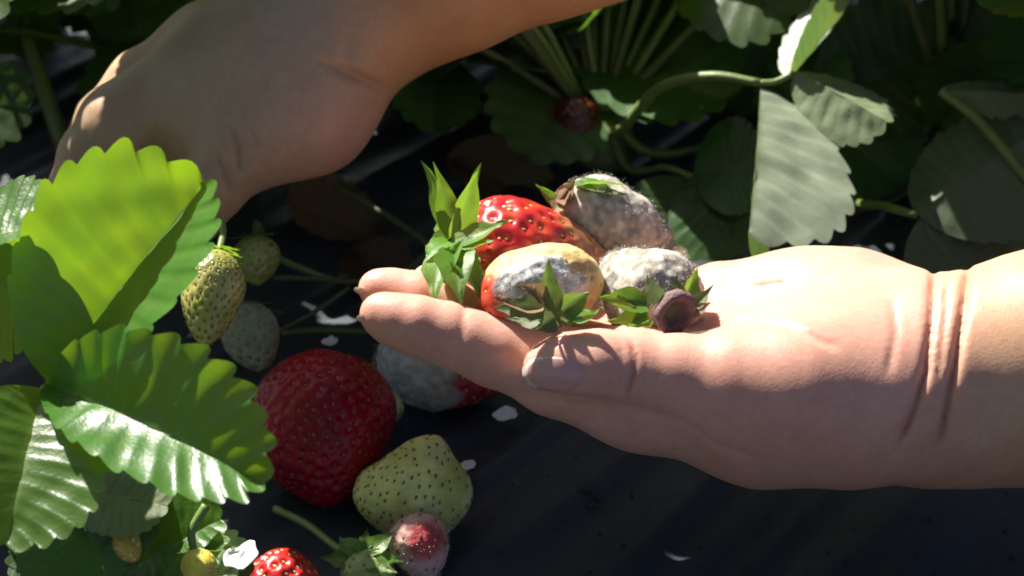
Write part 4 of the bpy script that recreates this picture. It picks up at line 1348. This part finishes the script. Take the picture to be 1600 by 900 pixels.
# low dark leaves behind the palm
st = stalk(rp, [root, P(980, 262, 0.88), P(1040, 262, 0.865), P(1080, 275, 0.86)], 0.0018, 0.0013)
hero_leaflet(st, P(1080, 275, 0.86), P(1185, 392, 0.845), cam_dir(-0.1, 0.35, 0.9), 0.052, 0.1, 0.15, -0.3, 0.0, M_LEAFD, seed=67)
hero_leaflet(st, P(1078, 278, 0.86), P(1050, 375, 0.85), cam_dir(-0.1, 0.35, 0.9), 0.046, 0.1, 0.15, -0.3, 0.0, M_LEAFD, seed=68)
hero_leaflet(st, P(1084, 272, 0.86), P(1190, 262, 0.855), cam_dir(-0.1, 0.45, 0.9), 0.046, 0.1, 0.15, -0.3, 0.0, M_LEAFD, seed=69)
# pale undersides at the right edge
rp3 = bpy.data.objects["strawberry_plant.003"]
r3 = G(1480, 230) + Vector((0, 0, 0.024))
st = stalk(rp3, [P(1640, 320, 0.80), P(1590, 262, 0.805), P(1530, 190, 0.81), P(1470, 142, 0.815)], 0.0022, 0.0018)
hero_leaflet(st, P(1470, 142, .815), P(1640, 150, .83), cam_dir(0.0, -0.5, -0.8), 0.02, 0.5, 0.5, 0.2, 0.0, M_LEAFD, seed=70)
st = stalk(rp3, [r3, P(1340, 300, 0.86), P(1385, 322, 0.82), P(1432, 336, 0.805)], 0.0022, 0.0015)
hero_leaflet(st, P(1432, 334, 0.805), P(1625, 200, 0.81), cam_dir(0.2, -0.4, -0.8), 0.066, 0.25, 0.5, 0.2, 0.0, M_LEAFD, seed=71)
hero_leaflet(st, P(1438, 340, 0.805), P(1545, 452, 0.80), cam_dir(0.2, -0.4, -0.8), 0.046, 0.3, 0.3, 0.2, 0.0, M_LEAFD, seed=72)
hero_leaflet(st, P(1438, 338, 0.805), P(1600, 345, 0.815), cam_dir(0.1, -0.6, -0.6), 0.046, 0.5, 0.5, 0.2, 0.0, M_LEAFD, seed=73)
# leaf tips at the frame's upper corners
st = stalk(rp3, [r3, P(1640, 120, 0.88), P(1700, 0, 0.84), P(1690, -30, 0.82)], 0.002, 0.0014)
hero_leaflet(st, P(1690, -30, 0.82), P(1548, 18, 0.80), cam_dir(-0.1, 0.7, 0.6), 0.050, 0.2, 0.2, -0.3, 0.02, M_LEAF, seed=74)
hero_leaflet(st, P(1692, -32, 0.82), P(1640, -140, 0.84), cam_dir(-0.1, 0.7, 0.6), 0.050, 0.2, 0.2, -0.3, 0.02, M_LEAF, seed=75)
hero_leaflet(st, P(1694, -28, 0.82), P(1760, 60, 0.81), cam_dir(-0.1, 0.7, 0.6), 0.050, 0.2, 0.2, -0.3, 0.02, M_LEAF, seed=76)
rp6 = bpy.data.objects["strawberry_plant.006"]
st = stalk(rp6, [G(-160, 120) + Vector((0, 0, 0.02)), P(-140, 150, 0.90), P(-100, 150, 0.86), P(-85, 155, 0.85)], 0.002, 0.0014)
hero_leaflet(st, P(-85, 155, 0.85), P(44, 168, 0.840), cam_dir(0.1, 0.05, 0.95), 0.034, 0.15, 0.15, -0.2, 0.0, M_LEAFD, seed=77, teeth=7, tooth=0.09)
hero_leaflet(st, P(-88, 155, 0.85), P(-110, 40, 0.86), cam_dir(0.1, 0.5, 0.8), 0.05, 0.15, 0.15, -0.2, 0.0, M_LEAF, seed=78)
hero_leaflet(st, P(-88, 160, 0.85), P(-110, 270, 0.83), cam_dir(0.1, 0.5, 0.8), 0.05, 0.15, 0.15, -0.2, 0.0, M_LEAF, seed=79)
stalk(rp6, [G(100, 230), P(62, 120, 0.90), P(40, 40, 0.90), P(30, -80, 0.92)], 0.0036, 0.0028)

# runners across the ground
def runner(plant, pts, r=0.0010):
    vs, fs = tube_geo(bez(pts, 16), r, 7)
    return world_obj("runner", vs, fs, M_STALKR, pts[0], plant)
runner(rp, [P(430, 434, 0.77), P(500, 436, 0.785), P(560, 440, 0.79), P(640, 420, 0.80), G(760, 300)])
runner(rp, [P(438, 516, 0.765), P(490, 488, 0.77), P(545, 450, 0.785)], 0.0009)
runner(rp, [P(440, 520, 0.765), P(510, 516, 0.765), P(600, 516, 0.77), P(700, 470, 0.78)], 0.0013)
runner(rp, [P(480, 270, 0.86), P(560, 310, 0.84), P(640, 360, 0.82), P(690, 400, 0.80)], 0.0011)
runner(rp, [P(590, 560, 0.755), P(580, 590, 0.752), P(596, 625, 0.75)], 0.0013)
runner(rp, [P(740, 60, 0.88), P(780, 90, 0.87), P(802, 108, 0.865)], 0.0010)

# dead leaves on the film
M_DEAD = leaf_material("dead_leaf_brown", (0.085, 0.055, 0.026), (0.13, 0.085, 0.04), (0.12, 0.07, 0.025), 0.2, 0.8, (0.13, 0.09, 0.045))
DV = [leaflet_mesh("dead_leaf", M_DEAD, L=s_, Wd=s_ * 0.8, foldl=0.2 + 0.2 * i, foldr=0.4 - 0.1 * i, bend=0.5 - 0.5 * i, curl=0.08, teeth=8, tooth=0.05, seed=200 + i, per=5, m=6) for i, s_ in enumerate((0.040, 0.034, 0.044))]
rnd = random.Random(9)
for k, (px, py, lb) in enumerate([(600, 365, "between the fingertips and the reaching thumb"), (545, 400, "beside the small green unripe berry"), (705, 250, "under the reaching wrist"),
                                  (800, 170, "below the reaching forearm"), (1045, 385, "behind the grey furry berry"), (1330, 345, "behind the heel of the open hand"), (1180, 180, "under the folded pale leaf")]):
    g = G(px, py); g.z = film_height(g.x, g.y) + 0.004
    an = rnd.uniform(0, 6.28)
    o = link("dead_leaf", DV[k % 3], frame(g, (math.cos(an), math.sin(an), 0.1), (rnd.uniform(-.3, .3), rnd.uniform(-.4, .2), 1)))
    tag(o, "curled brown dead leaf on the film " + lb, "dead leaf", "dead leaves under the plants")
